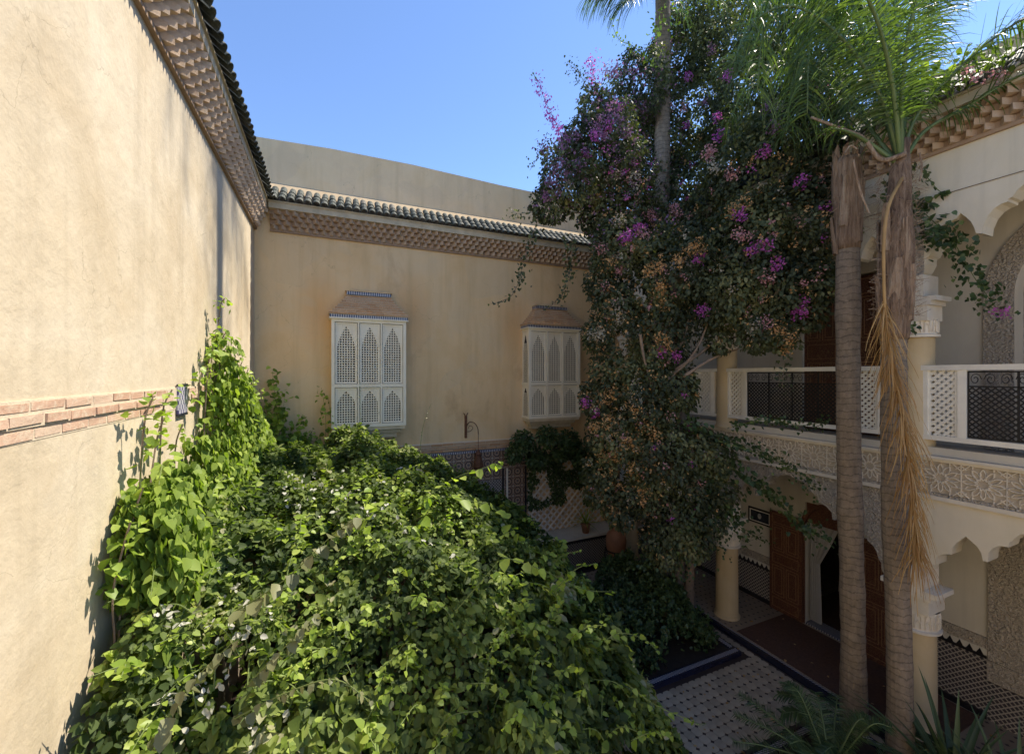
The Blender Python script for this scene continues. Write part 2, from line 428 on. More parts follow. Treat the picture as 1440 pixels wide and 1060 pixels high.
for k, a, b_ in (('magenta',(.48,.09,.42),(.68,.20,.60)), ('purple',(.28,.14,.25),(.42,.24,.38)), ('orange',(.62,.33,.13),(.76,.52,.24)),
                 ('pink',(.58,.27,.30),(.70,.42,.40)), ('cream',(.50,.46,.34),(.6,.56,.45))):
    M[k] = leafmat('bract_' + k, [(0, a), (1, b_)], .45, (1.1,1,1.1))

# ------------------------------------------------------------------ leaf machinery
LEAF = np.array([(0,0,0),(0,.5,-.07),(0,1,-.10),(-.30,.22,.03),(-.27,.66,.02),(.30,.22,.03),(.27,.66,.02)], float)
LEAF_F = [(0,1,4,3),(1,2,4),(0,5,6,1),(1,6,2)]
LEAF_HEART = np.array([(0,0,0),(0,.5,-.08),(0,1,-.14),(-.38,.10,.04),(-.36,.55,.02),(.38,.10,.04),(.36,.55,.02)], float)
LEAF_S = np.array([(0,0,0),(-.30,.5,.05),(0,1,-.05),(.30,.5,.05)], float)
LEAF_SF = [(0,2,1),(0,3,2)]
def unit(a): return a / (np.linalg.norm(a, axis=1, keepdims=True) + 1e-9)
def leaves(name, P, A, Nn, S, mat, parent=None, tmpl=LEAF, faces=LEAF_F, stuff=False, rnd=None, loc=None):
    n = len(P); A = unit(A); X = unit(np.cross(A, Nn)); Z = np.cross(X, A); k = len(tmpl)
    V = P[:, None, :] + S[:, None, None] * (tmpl[None, :, 0, None]*X[:, None] + tmpl[None, :, 1, None]*A[:, None] + tmpl[None, :, 2, None]*Z[:, None])
    V = V.reshape(-1, 3)
    fv = []; fl = []
    for f in faces: fl.append(len(f))
    per = np.concatenate([np.array(f) for f in faces])
    loops = (np.arange(n)[:, None]*k + per[None, :]).reshape(-1)
    tot = np.tile(np.array(fl), n); start = np.concatenate([[0], np.cumsum(tot)[:-1]])
    m = bpy.data.meshes.new(name)
    m.vertices.add(len(V)); m.vertices.foreach_set('co', V.astype(np.float32).reshape(-1))
    m.loops.add(len(loops)); m.loops.foreach_set('vertex_index', loops.astype(np.int32))
    m.polygons.add(len(tot)); m.polygons.foreach_set('loop_start', start.astype(np.int32)); m.polygons.foreach_set('loop_total', tot.astype(np.int32))
    m.polygons.foreach_set('use_smooth', np.ones(len(tot), bool))
    if rnd is None: rnd = rng.random(n)
    at_ = m.attributes.new('rnd', 'FLOAT', 'POINT'); at_.data.foreach_set('value', np.repeat(rnd, k).astype(np.float32))
    m.update(calc_edges=True); m.validate()
    m.materials.append(mat)
    o = ob(name, m, parent)
    if stuff: o['kind'] = 'stuff'
    return o
def rdir(n): return unit(rng.normal(size=(n, 3)))
def nz(P, s, seed=0.0):
    return np.array([noise.noise(Vector((p[0]*s+seed, p[1]*s, p[2]*s))) for p in P])
def curve_pts(ctrl, n):
    """Catmull-Rom through control points"""
    c = [Vector(p) for p in ctrl]; c = [c[0]*2-c[1]] + c + [c[-1]*2-c[-2]]
    out = []; seg = len(c)-3
    for i in range(n):
        t = i/(n-1)*seg; k = min(int(t), seg-1); t -= k
        a, b, d, e = c[k:k+4]
        out.append(.5*((2*b)+(-a+d)*t+(2*a-5*b+4*d-e)*t*t+(-a+3*b-3*d+e)*t**3))
    return out

# ------------------------------------------------------------------ the setting: ground
ZG = 0.0
XL, XR, YB = -1.56, 8.1, 10.65
o = MB().box(-300, 300, -300, 300, -.30, -.10).build('ground', M['soil']); o['kind'] = 'structure'
court = MB().box(XL, 7.76, -14.0, YB, -.08, 0.0).build('courtyard_floor', M['floor_base']); court['kind'] = 'structure'
o = MB().box(XL, 7.76, -13.9, -.2, .0005, .02).build('paving', M['pale_paving']); o['kind'] = 'structure'  # unseen pale floor added behind the camera to bounce sunlight
# ------------------------------------------------------------------ shared pieces
def jit(a): return random.uniform(-a, a)
def dentil_mesh(i):
    w, p, h = .140, .105, .088
    j = .006
    vs = [(-w/2+jit(j),-.03,0),(w/2+jit(j),-.03,0),(0+jit(j),p+jit(j),0),(-w/2+jit(j),-.03,h),(w/2+jit(j),-.03,h),(0+jit(j),p+jit(j),h)]
    return me('brick', vs, [(0,2,1),(3,4,5),(0,1,4,3),(1,2,5,4),(2,0,3,5)], M['dentil'])
DENT = [dentil_mesh(i) for i in range(8)]
def rtile_mesh(i):
    n = 7; v = []; f = []
    r0, r1, L, t = .080, .066, .30, .014
    for (r, y) in ((r0, 0), (r1, L)):
        for k in range(n):
            a = math.pi*k/(n-1); v.append((math.cos(a)*r+jit(.002), y, math.sin(a)*r*.95))
        for k in range(n):
            a = math.pi*k/(n-1); v.append((math.cos(a)*(r-t), y, math.sin(a)*(r-t)*.95))
    for k in range(n-1):
        f += [(k, k+1, 2*n+k+1, 2*n+k), (n+k+1, n+k, 3*n+k, 3*n+k+1), (k+1, k, n+k, n+k+1)]
    f += [(0, 2*n, 3*n, n), (n-1, 2*n-1, 4*n-1, 3*n-1)]
    return me('roof_tile', v, f, M['glazed_tile'], False)
RT = [rtile_mesh(i) for i in range(4)]

def cornice(parent, frame, t0, t1, ztile_rows=3, sp=.17, zb=8.73, rows=4, left_end=0):
    """frame(t,o,z)->world, rotz for local y = outwards"""
    fr, rz = frame
    c = grp('cornice', parent)
    def boxalong(mb, o0, o1, z0, z1):
        a = fr(t0, o0, z0); b = fr(t1, o1, z1)
        mb.box(min(a[0],b[0]), max(a[0],b[0]), min(a[1],b[1]), max(a[1],b[1]), z0, z1)
    led = MB(); boxalong(led, -.02, .05, zb, zb+.05); led.build('ledge', M['dentil_base'], c)
    core = MB()
    z = zb+.05
    for i in range(rows):
        boxalong(core, -.02, .012+.048*i, z+.001, z+.098); z += .1
    core.build('backing', M['dentil_base'], c)
    n = int((t1-t0)/sp)
    for i in range(rows):
        for k in range(n+1):
            t = t0+.085+k*sp+(sp/2 if i % 2 else 0)
            if t > t1-.03: continue
            p = fr(t+jit(.006), .03+.048*i+jit(.004), zb+.055+.1*i)
            ob('brick', DENT[random.randrange(8)], c, loc=p, rotz=rz+jit(.05))
    fa = MB(); boxalong(fa, -.02, .275, zb+.45, zb+.575); fa.build('fascia', M['fascia'], c)
    fa = MB(); boxalong(fa, -.02, .30, zb+.577, zb+.61); fa.build('fascia_lip', M['fascia'], c)
    # tile bed
    a0, a1 = fr(t0, .30, zb+.61), fr(t1, .30, zb+.61); b0, b1 = fr(t0, -.10, zb+.93), fr(t1, -.10, zb+.93); c0, c1 = fr(t0, -.10, zb+.60), fr(t1, -.10, zb+.60)
    MB().add([a0,a1,b1,b0,c0,c1], [(0,1,2,3),(0,4,5,1),(3,2,5,4),(0,3,4),(1,5,2)]).build('tile_bed', M['black_glaze'], c)
    sl = math.atan2(.32, .40)
    n = int((t1-t0)/sp)
    for r in range(ztile_rows):
        for k in range(n):
            t = t0+.1+k*sp
            s = r*.185
            oo = .40-s*math.cos(sl); zz = zb+.60+s*math.sin(sl)+r*.008
            o = ob('roof_tile', RT[random.randrange(4)], c, loc=fr(t+jit(.005), oo+jit(.008), zz))
            # local +y must go inwards and up
            o.rotation_euler = (sl+jit(.03), jit(.03), rz+math.pi+jit(.02))
            o.rotation_mode = 'XYZ'
    return c
FL = (lambda t, o, z: (XL+o, t, z), -math.pi/2)
FB = (lambda t, o, z: (t, YB-o, z), math.pi)
FR = (lambda t, o, z: (XR-o, t, z), math.pi/2)

# ------------------------------------------------------------------ left wall
lw = thing('courtyard_wall', 'tall cream plastered wall in full sunlight with a brick band, along the left side', 'wall', (XL, 0, 0))
lw.location = (0, 0, 0)
def plaster_sheet(name, mat, parent, x0, x1, y0, y1, z0, z1):
    return MB().box(x0, x1, y0, y1, z0, z1).build(name, mat, parent)
plaster_sheet('plaster_face', M['plaster_left'], lw, XL-.5, XL, -14, YB+.8, -.08, 9.35)
def band_brick(L, H, D):
    vs = []
    for z in (0, H):
        for (x, y) in ((0, 0), (L, 0), (L, D), (0, D)):
            vs.append((x+jit(.005), y+(jit(.002) if y else 0), z+jit(.003)))
    m = me('brick', vs, [(0,3,2,1),(4,5,6,7),(0,1,5,4),(1,2,6,5),(2,3,7,6),(3,0,4,7)], M['brick_left'])
    return m
BB = [band_brick(.29, .050, .045) for _ in range(6)]
for r, (zz, dd) in enumerate(((5.318, .016), (5.238, .022), (5.158, .008))):
    y = -1.0 + r*.15
    while y < YB-.35:
        if not (5.52 < y+.26 and y < 5.95):
            L = random.choice((.27, .29, .31, .24))
            o = ob('brick', random.choice(BB), lw, loc=(XL-.045+dd+jit(.004), y+L, zz+jit(.004)), rotz=-math.pi/2)
            o.scale = (L/.29, 1, 1+jit(.08))
            if y < 2.4: o.scale = (L/.29, 1, 1)
        else: L = .29
        y += L+.018+abs(jit(.01))
MB().box(XL-.02, XL+.012, -1.2, YB-.02, 5.225, 5.378).build('mortar_bed', M['mortar'], lw)
MB().box(XL-.02, XL+.003, -1.2, YB-.02, 5.145, 5.2245).build('mortar_bed', M['mortar'], lw)
cornice(lw, FL, 1.6, YB-.02)
pq = thing('wall_plaque', 'small blue and white painted tile plaque set into the brick band of the sunlit wall', 'plaque', (XL+.01, 5.75, 5.24))
MB().box(0, .018, -.155, .155, -.15, .15).build('painted_tile', M['plaque'], pq)
for s in (-1, 1): MB().box(0, .022, -.155, .155, s*.165-.013, s*.165+.013).build('border', M['blue_glaze'], pq)

# ------------------------------------------------------------------ back wall
bw = thing('courtyard_wall', 'tan plastered rear wall in shade with two lattice bay windows and a tiled cornice', 'wall')
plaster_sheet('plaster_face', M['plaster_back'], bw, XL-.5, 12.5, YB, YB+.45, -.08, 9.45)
cornice(bw, FB, XL+.30, 8.0)
x0_, x1_ = XL-.5, 12.5
MB().add([(x0_,YB+.09,9.67),(x1_,YB+.09,9.67),(x1_,YB+.451,10.02),(x0_,YB+.451,10.02),(x0_,YB+.09,9.30),(x1_,YB+.09,9.30),(x0_,YB+.451,9.30),(x1_,YB+.451,9.30)],
         [(0,1,2,3),(0,4,5,1),(0,3,6,4),(1,5,7,2),(3,2,7,6)]).build('mortar_fillet', M['ledge'], bw)
pv = [(-2.1, 11.05, 9.4), (12.5, 11.05, 9.4)]
tops = [(XL-.5, 11.0), (0, 11.09), (2, 11.10), (4.5, 11.02), (8, 10.98), (12.5, 10.9)]
pm = MB()
for (x0, z0), (x1, z1) in zip(tops, tops[1:]):
    pm.add([(x0,11.102,9.3),(x1,11.102,9.3),(x1,11.102,z1),(x0,11.102,z0),(x0,11.45,9.3),(x1,11.45,9.3),(x1,11.45,z1),(x0,11.45,z0)],
           [(0,1,2,3),(4,7,6,5),(3,2,6,7)])
pm.build('parapet', M['plaster_parapet'], bw)
# brick band above the fountain panel
MB().box(1.45, 5.05, YB-.05, YB+.01, 3.50, 3.74).build('mortar_bed', M['mortar'], bw)
bmh = MB().box(0, .285, 0, .06, 0, .058).mesh('brick', M['brick_back'])
for r in range(3):
    x = 1.46+(.12 if r % 2 else 0)
    while x < 4.8:
        ob('brick', bmh, bw, loc=(x, YB-.075-.012*r+jit(.004), 3.735-.078*(r+1)+jit(.003))); x += .30
# fountain panel of zellij (wall fountain)
ft = thing('wall_fountain', 'mosaic tiled wall panel under the brick band of the shaded rear wall', 'tile panel')
MB().box(1.5, 5.04, YB-.10, YB, 0, 3.42).build('panel', M['star_zellij'], ft)
MB().box(1.5, 5.04, YB-.125, YB+.01, 3.43, 3.49).build('border', M['checker'], ft)
MB().box(4.30, 5.045, YB-.16, YB-.101, 0, 2.95).build('pier', M['star_zellij'], ft)
MB().box(1.5, 2.25, YB-.16, YB-.101, 0, 2.95).build('pier', M['star_zellij'], ft)
for x in (4.30, 4.42, 4.98): MB().box(x, x+.05, YB-.175, YB-.161, 0, 2.95).build('border', M['stucco_line'] if x == 4.42 else M['black_glaze'], ft)
MB().box(2.251, 4.299, YB-.14, YB-.101, 0, 2.65).build('inner_panel', M['diaper'], ft)
arch = MB()
for k in range(24):
    a0 = math.pi*k/24; a1 = math.pi*(k+1)/24
    for r0, r1, y in ((.86, .96, YB-.16),):
        pp = [(3.28+r*math.cos(a), y, 1.35+r*math.sin(a)*1.1) for r, a in ((r0,a0),(r1,a0),(r1,a1),(r0,a1))]
        arch.add(pp+[(p[0], y+.03, p[2]) for p in pp], [(0,1,2,3),(0,4,5,1),(3,2,6,7)])
arch.build('arch_band', M['stucco_line'], ft)

# ------------------------------------------------------------------ bay windows (mashrabiya)
def arch_open(s, w, h):
    """height of a lobed pointed opening at |s|<w/2, s from the centre; h = height of the tip"""
    t = abs(s)/(w/2)
    if t > .97: return h*.62
    lob = [(0, 1.0), (.12, .955), (.30, .93), (.34, .89), (.42, .87), (.60, .84), (.64, .80), (.78, .765), (.90, .70), (.97, .62)]
    for (a, za), (b, zb_) in zip(lob, lob[1:]):
        if t <= b: return h*(za+(zb_-za)*(t-a)/(b-a))
    return h*.62
def shutter(parent, x0, x1, z0, z1, y, hw=.0, detail=True):
    W = x1-x0; st = .038
    b = MB()
    b.box(x0, x0+st, y-.03, y+.01, z0, z1); b.box(x1-st, x1, y-.03, y+.01, z0, z1)
    b.box(x0+st, x1-st, y-.03, y+.01, z0, z0+st)
    b.box(x0+st, x1-st, y-.03, y+.01, z1-st, z1)
    ow = W-2*st-.012; H = z1-z0-2*st-.04; cx = (x0+x1)/2; zb = z0+st
    n = 44
    prof = []
    for k in range(n+1):
        s = -ow/2+ow*k/n; prof.append((cx+s, zb+arch_open(s, ow, H)))
    y0, y1 = y-.018, y+.005
    ztop = z1-st
    for (xa, za), (xb, zb2) in zip(prof, prof[1:]):
        b.add([(xa,y0,za),(xb,y0,zb2),(xb,y0,ztop),(xa,y0,ztop),(xa,y1,za),(xb,y1,zb2)], [(0,1,2,3),(0,4,5,1)])
    b.box(x0+st, cx-ow/2, y0, y1, zb, ztop); b.box(cx+ow/2, x1-st, y0, y1, zb, ztop)
    sh = b.build('shutter', M['old_white_wood'], parent)
    g = MB(); sp = .056; bw_ = .021
    k = 1
    while k*sp < ow:
        xx = cx-ow/2+k*sp-.012; zt = zb+arch_open(xx-cx, ow, H)
        g.box(xx-bw_/2, xx+bw_/2, y-.004, y+.004, zb, min(zt+.02, ztop-.002)); k += 1
    k = 1
    while k*sp < H:
        zz = zb+k*sp-.01
        # width available at this height
        hw_ = ow/2
        if zz > zb+H*.62:
            hw_ = 0
            for q in range(40):
                s = ow/2*q/40
                if zb+arch_open(s, ow, H) > zz: hw_ = s
        if hw_ > .02: g.box(cx-hw_-.008, cx+hw_+.008, y-.011, y-.0045, zz-bw_/2, zz+bw_/2)
        k += 1
    g.build('lattice', M['old_white_wood'], sh)
    return sh
def make_bay(label):
    t = thing('bay_window', label, 'bay window', (0, YB, 0), 0, 'white lattice bay windows on the rear wall')
    W, D = 1.66, .45; zt, zb, zm = 6.80, 4.30, 5.27
    x0, x1 = -W/2, W/2; yf = -D
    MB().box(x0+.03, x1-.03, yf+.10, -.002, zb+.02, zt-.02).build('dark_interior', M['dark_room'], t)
    fr = MB()
    for x in (x0, x1-.07): fr.box(x, x+.07, yf-.01, yf+.06, zb, zt)
    fr.box(x0+.07, x1-.07, yf-.012, yf+.05, zt-.07, zt); fr.box(x0+.07, x1-.07, yf-.012, yf+.05, zb, zb+.07)
    fr.box(x0+.07, x1-.07, yf-.012, yf+.05, zm-.04, zm+.04)
    pw = (W-.14)/3
    for k in (1, 2): fr.box(x0+.07+pw*k-.018, x0+.07+pw*k+.018, yf-.012, yf+.05, zb+.07, zm-.04); fr.box(x0+.07+pw*k-.018, x0+.07+pw*k+.018, yf-.012, yf+.05, zm+.04, zt-.07)
    for x in (x0, x1-.06):
        fr.box(x, x+.06, yf+.061, -.001, zt-.07, zt); fr.box(x, x+.06, yf+.061, -.001, zb, zb+.07); fr.box(x, x+.06, yf+.061, -.001, zm-.04, zm+.04)
    fr.build('frame', M['old_white_wood'], t)
    for k in range(3):
        xa = x0+.07+pw*k+(.030 if k else .010); xb = x0+.07+pw*(k+1)-(.030 if k < 2 else .010)
        shutter(t, xa, xb, zm+.050, zt-.080, yf+.052)
        shutter(t, xa, xb, zb+.080, zm-.050, yf+.052)
    # side panels with diagonal lattice
    for s in (-1, 1):
        X = s*(W/2-.03)
        for z0, z1 in ((zb+.07, zm-.04), (zm+.04, zt-.07)):
            b = MB(); b.box(X-.012, X+.012, yf+.062, yf+.11, z0, z1); b.box(X-.012, X+.012, -.05, -.002, z0, z1)
            n = 16; ya, yb_ = yf+.11, -.05; ow = yb_-ya; H = z1-z0-.05
            for k in range(n):
                p = [(ya+ow*q/n, z0+arch_open(-ow/2+ow*q/n, ow, H)) for q in (k, k+1)]
                b.add([(X+s*.01,p[0][0],p[0][1]),(X+s*.01,p[1][0],p[1][1]),(X+s*.01,p[1][0],z1),(X+s*.01,p[0][0],z1),
                       (X-s*.01,p[0][0],p[0][1]),(X-s*.01,p[1][0],p[1][1]),(X-s*.01,p[1][0],z1),(X-s*.01,p[0][0],z1)], [(0,1,2,3),(4,7,6,5),(0,4,5,1)])
            sd_ = b.build('side_shutter', M['old_white_wood'], t)
            g = MB(); q = -ow
            while q < H:
                for d in (1, -1):
                    pa = []
                    for yy in (ya, yb_):
                        zz = z0+q+((yy-ya) if d > 0 else (yb_-yy)); pa.append([yy, zz])
                    (y0_, z0_), (y1_, z1_) = pa
                    # clip in z
                    def clip(y0_, z0_, y1_, z1_, lo, hi):
                        t0_, t1_ = 0, 1; dz = z1_-z0_
                        if abs(dz) < 1e-6: return None
                        a, b2 = (lo-z0_)/dz, (hi-z0_)/dz
                        if a > b2: a, b2 = b2, a
                        t0_, t1_ = max(0, a), min(1, b2)
                        if t1_-t0_ < .05: return None
                        return (y0_+(y1_-y0_)*t0_, z0_+dz*t0_, y0_+(y1_-y0_)*t1_, z0_+dz*t1_)
                    c = clip(y0_, z0_, y1_, z1_, z0, z0+H*.8)
                    if c: g.bar((X+.003*d, c[0], c[1]), (X+.003*d, c[2], c[3]), .006, .018, (0, 1, 0) if False else (1, 0, 0)) if False else g.bar((X+.004*d, c[0], c[1]), (X+.004*d, c[2], c[3]), .018, .006, (1, 0, 0))
                q += .062
            g.build('lattice', M['old_white_wood'], sd_)
    # roof of stepped brick between two mosaic strips
    MB().box(x0-.05, x1+.05, yf-.06, -.001, zt+.001, zt+.03).build('eave', M['old_white_wood'], t)
    MB().box(x0-.035, x1+.035, yf-.045, -.001, zt+.031, zt+.105).build('mosaic_strip', M['checker'], t)
    n = 8
    for k in range(n):
        f = k/(n-1); hw = (W/2+.06)*(1-f)+.53*f if k else W/2+.06
        hw = (W/2+.06)-(W/2+.06-.52)*(f**.8); dd = D+.07-(D-.19)*f
        z0 = zt+.107+k*.062
        MB().box(-hw+.012, hw-.012, -dd+.014, -.002, z0-.006, z0+.056).build('mortar_bed', M['mortar'], t)
        xx = -hw; L0 = .20; off = .10 if k % 2 else .20
        while xx < hw-.02:
            L = min(off, hw-xx); off = L0
            MB().box(xx+.003+abs(jit(.002)), xx+L-.003, -dd+jit(.004), -dd+.10 if (xx > -hw and xx+L < hw-.001) else -.0015, z0+jit(.002), z0+.046+jit(.002)).build('brick', M['brick_back'], t)
            xx += L
    z0 = zt+.107+n*.062
    MB().box(-.50, .50, -.28, -.001, z0, z0+.08).build('mosaic_strip', M['checker'], t)
    MB().add([(-.53,-.30,z0+.081),(.53,-.30,z0+.081),(.53,-.001,z0+.081),(-.53,-.001,z0+.081),(-.4,-.001,z0+.17),(.4,-.001,z0+.17),(.53,-.30,z0+.10),(-.53,-.30,z0+.10)],
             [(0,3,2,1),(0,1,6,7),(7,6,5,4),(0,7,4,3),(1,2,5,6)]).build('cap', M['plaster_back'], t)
    for k, (sh, dp, h) in enumerate(((.02, .02, .09), (.10, .12, .09), (.19, .21, .12))):
        zt_ = zb-.001-sum((.09, .09, .12)[:k])-.003*k
        MB().box(x0+sh, x1-sh, yf+dp, -.001, zt_-h+.012, zt_).build('corbel', M['fascia'], t)
    return t
bay1 = make_bay('left bay window of white lattice shutters, seen square on above the leafy shrub')
bay1.location = (.83, YB, 0)
def dup(o, parent=None):
    c = o.copy(); COL.objects.link(c)
    if parent: c.parent = parent
    for ch in list(o.children): dup(ch, c)
    return c
bay2 = dup(bay1); bay2.location = (5.80, YB, 0)
bay2['label'] = 'right bay window of white lattice shutters, half touched by the bougainvillea'

# lantern bracket on the back wall
lt = thing('wall_lantern', 'small rusty lantern hanging from an iron bracket between the two bay windows', 'lantern', (3.30, YB, 0))
MB().box(-.028, .028, -.06, -.001, 3.83, 4.42).build('bracket_post', M['rust'], lt)
for s in (-1, 1): MB().bar((0, -.03, 4.40), (s*.06, -.03, 4.50), .02, .02).build('finial', M['rust'], lt)
arm = [(0, -.06, 4.15), (.08, -.12, 4.26), (.18, -.2, 4.24), (.25, -.27, 4.12), (.26, -.3, 3.95)]
MB().tube(curve_pts(arm, 14), .012, 6).build('arm', M['rust'], lt)
sc_ = [(0, -.06, 4.0), (.10, -.13, 4.02), (.15, -.18, 4.12), (.08, -.12, 4.16), (.05, -.1, 4.09)]
MB().tube(curve_pts(sc_, 14), .008, 5).build('scroll', M['rust'], lt)
MB().tube([(.26, -.3, 3.96), (.26, -.3, 3.52)], .008, 5).build('chain', M['rust'], lt)
MB().lathe([(.0, 3.54), (.03, 3.52), (.09, 3.44), (.10, 3.42), (.07, 3.40), (.13, 3.22), (.14, 3.10), (.07, 3.0), (0, 2.97)], 8, (.26, -.3)).build('lantern_body', M['rust'], lt)

# bench, trellis
bn = thing('tiled_bench', 'low plastered bench faced with mosaic tiles below the white trellis', 'bench')
MB().box(5.06, 9.4, 9.90, YB-.001, 0, .90).build('base', M['diaper'], bn)
MB().box(5.05, 9.4, 9.83, YB-.001, .902, .97).build('top', M['inner_wall'], bn)
MB().box(5.06, 9.4, 9.885, 9.899, .80, .895).build('border', M['black_glaze'], bn)
MB().box(5.06, 9.4, 9.86, 9.899, .0, .10).build('border', M['blue_glaze'], bn)
tr = thing('trellis', 'weathered diagonal wooden trellis above the tiled bench, half overgrown', 'trellis')
X0, X1, Z0, Z1 = 5.12, 7.6, 1.0, 3.0
for d in (1, -1):
    q = -(X1-X0) if d > 0 else 0
    while q < (Z1-Z0)+(X1-X0 if d < 0 else 0):
        # line z = Z0 + q + d*(x-X0)
        pts = []
        for x in (X0, X1):
            z = Z0+q+d*(x-X0)
            if Z0 <= z <= Z1: pts.append((x, z))
        for z in (Z0, Z1):
            x = X0+(z-Z0-q)/d
            if X0 < x < X1: pts.append((x, z))
        if len(pts) >= 2:
            pts = sorted(set((round(a, 3), round(b, 3)) for a, b in pts)); a, b = pts[0], pts[-1]
            if math.dist(a, b) > .12:
                MB().bar((a[0], YB-.10-.012*d, a[1]), (b[0], YB-.10-.012*d, b[1]), .011, .055, (0, 0, 1)).build('slat', M['trellis'], tr)
        q += .21

# ------------------------------------------------------------------ right gallery
gb = thing('gallery_building', 'two storey whitewashed gallery with lobed arches, carved frieze and wooden doors on the right', 'building')
T = .32   # thickness of the arcade
def bay_profile(y_right, y_left, zoff=0, upper=False, first=False):
    """lower edge of the arcade wall from y_right (smaller y) to y_left"""
    if upper:
        L = [(.0,6.91),(.05,6.91),(.055,7.01),(.10,7.06),(.15,7.17),(.155,7.26),(.19,7.28),(.23,7.37),(.235,7.60),(.30,7.665),(.40,7.71),(.47,7.73),(.52,7.79),(.57,7.72),(.62,7.64),(.65,7.56),
             (.67,7.46),(.73,7.44),(.74,7.54),(.78,7.66),(.84,7.74),(.90,7.775),(.96,7.785),(.965,7.82),(1.0,7.83),(1.05,7.91),(1.12,7.97),(1.22,8.01),(1.28,8.01),(1.285,8.06),(1.38,8.08),(1.50,8.12),(1.65,8.22)]
        Rr = L
    else:
        L = [(.0,2.60),(.17,2.60),(.18,2.70),(.26,2.74),(.265,2.83),(.30,2.90),(.36,2.945),(.42,2.955),(.425,3.03),(.445,3.08),(.48,3.155),(.52,3.20),(.57,3.27),(.62,3.225),(.68,3.17),(.72,3.10),
             (.735,3.0),(.78,3.0),(.79,3.13),(.83,3.21),(.89,3.26),(.97,3.27),(.975,3.34),(1.0,3.36),(1.02,3.41),(1.07,3.475),(1.15,3.51),(1.22,3.51),(1.225,3.54),(1.32,3.56),(1.45,3.59),(1.65,3.67)]
        Rr = L
        if first:
            Rr = [(.0,2.1),(.30,2.1),(.32,2.25),(.39,2.40),(.395,2.5),(.43,2.55),(.46,2.66),(.50,2.73),(.58,2.79),(.585,2.85),(.65,2.90),(.73,2.92),(.80,2.94),(.81,3.0),(.90,3.08),(1.0,3.10),(1.04,3.02),(1.06,2.97),(1.10,2.97),(1.11,3.09),
                  (1.2,3.17),(1.34,3.22),(1.345,3.30),(1.42,3.35),(1.50,3.37),(1.505,3.45),(1.6,3.52),(1.8,3.56),(1.95,3.62)]
    c = (y_left+y_right)/2
    right = [(y_right+s, z) for s, z in Rr if y_right+s <= (c if not (first and not upper) else c+.15)]
    left = [(y_left-s, z) for s, z in L if y_left-s > right[-1][0]][::-1]
    return right+left
bays = [(-3.3, 0.0), (0.0, 3.3), (3.3, 6.6), (6.6, 9.9)]
for i, (a, b) in enumerate(bays):
    pr = bay_profile(a, b, first=(i == 2))
    MB().strip_wall(pr, 3.72, T).build('arcade_wall', M['carved'] if i in (2, 3) else M['whitewash'], gb, loc=(XR, 0, 0))
    pr = bay_profile(a, b, upper=True)
    MB().strip_wall(pr, 9.3, T).build('arcade_wall', M['whitewash'], gb, loc=(XR, 0, 0))
MB().box(XR, XR+T, 9.9, YB-.001, 2.6, 3.72).build('arcade_wall', M['whitewash'], gb)
MB().box(XR, XR+T, 9.9, YB-.001, 6.9, 9.3).build('arcade_wall', M['whitewash'], gb)
MB().tube([(XR-.012, -3, 8.12), (XR-.012, 9.9, 8.12)], .005, 5).build('cable', M['vine_wood'], gb)
# storey slab, frieze
MB().box(XR-.0, 12.5, -3.3, YB-.001, 3.722, 4.34).build('floor_slab', M['stucco_deep'], gb)
fz = grp('frieze', gb)
MB().box(XR-.05, XR-.001, -3.3, YB-.002, 3.70, 3.76).build('moulding', M['stucco_line'], fz)
MB().box(XR-.035, XR-.001, -3.3, YB-.002, 3.762, 3.80).build('moulding', M['carved'], fz)
MB().box(XR-.05, XR-.001, -3.3, YB-.002, 4.262, 4.30).build('moulding', M['stucco_line'], fz)
MB().box(XR-.09, XR-.001, -3.3, YB-.002, 4.302, 4.34).build('moulding', M['stucco_line'], fz)
MB().box(XR-.012, XR-.001, -3.3, YB-.002, 3.802, 4.26).build('ground_coat', M['stucco_deep'], fz)
def star_mesh(n=12, Rr=.215):
    b = MB(); h = .022; w = .010
    def seg(p, q, w=w): b.bar((0, p[0], p[1]), (0, q[0], q[1]), w, h, (1, 0, 0))
    P = lambda r, k: (r*math.cos(2*math.pi*k/n), r*math.sin(2*math.pi*k/n))
    for k in range(n):
        seg(P(.055, k), P(.095, k+.5)); seg(P(.055, k+1), P(.095, k+.5))
        seg(P(.095, k+.5), P(.150, k+.32)); seg(P(.095, k+.5), P(.150, k+.68)) if False else None
        seg(P(.150, k+.10), P(.095, k-.5+1)) if False else None
        seg(P(.095, k+.5), P(.16, k+.30)); seg(P(.095, k+.5), P(.16, k+.70))
        seg(P(.16, k+.30), P(.205, k)); seg(P(.16, k+.70), P(.205, k+1))
    # corner figures
    for sy in (-1, 1):
        for sz in (-1, 1):
            seg((sy*.13, sz*.225), (sy*.215, sz*.14)); seg((sy*.10, sz*.19), (sy*.10, sz*.228)); seg((sy*.19, sz*.10), (sy*.213, sz*.10))
            seg((sy*.16, sz*.16), (sy*.213, sz*.213))
    b.bar((0, .2125, -.228), (0, .2125, .228), .008, h, (1, 0, 0))
    return b.mesh('rosette', M['stucco_line'])
SM = star_mesh()
y = -.9
while y < 10.4:
    ob('rosette', SM, fz, loc=(XR-.02, y+.03, 4.03)); y += .428
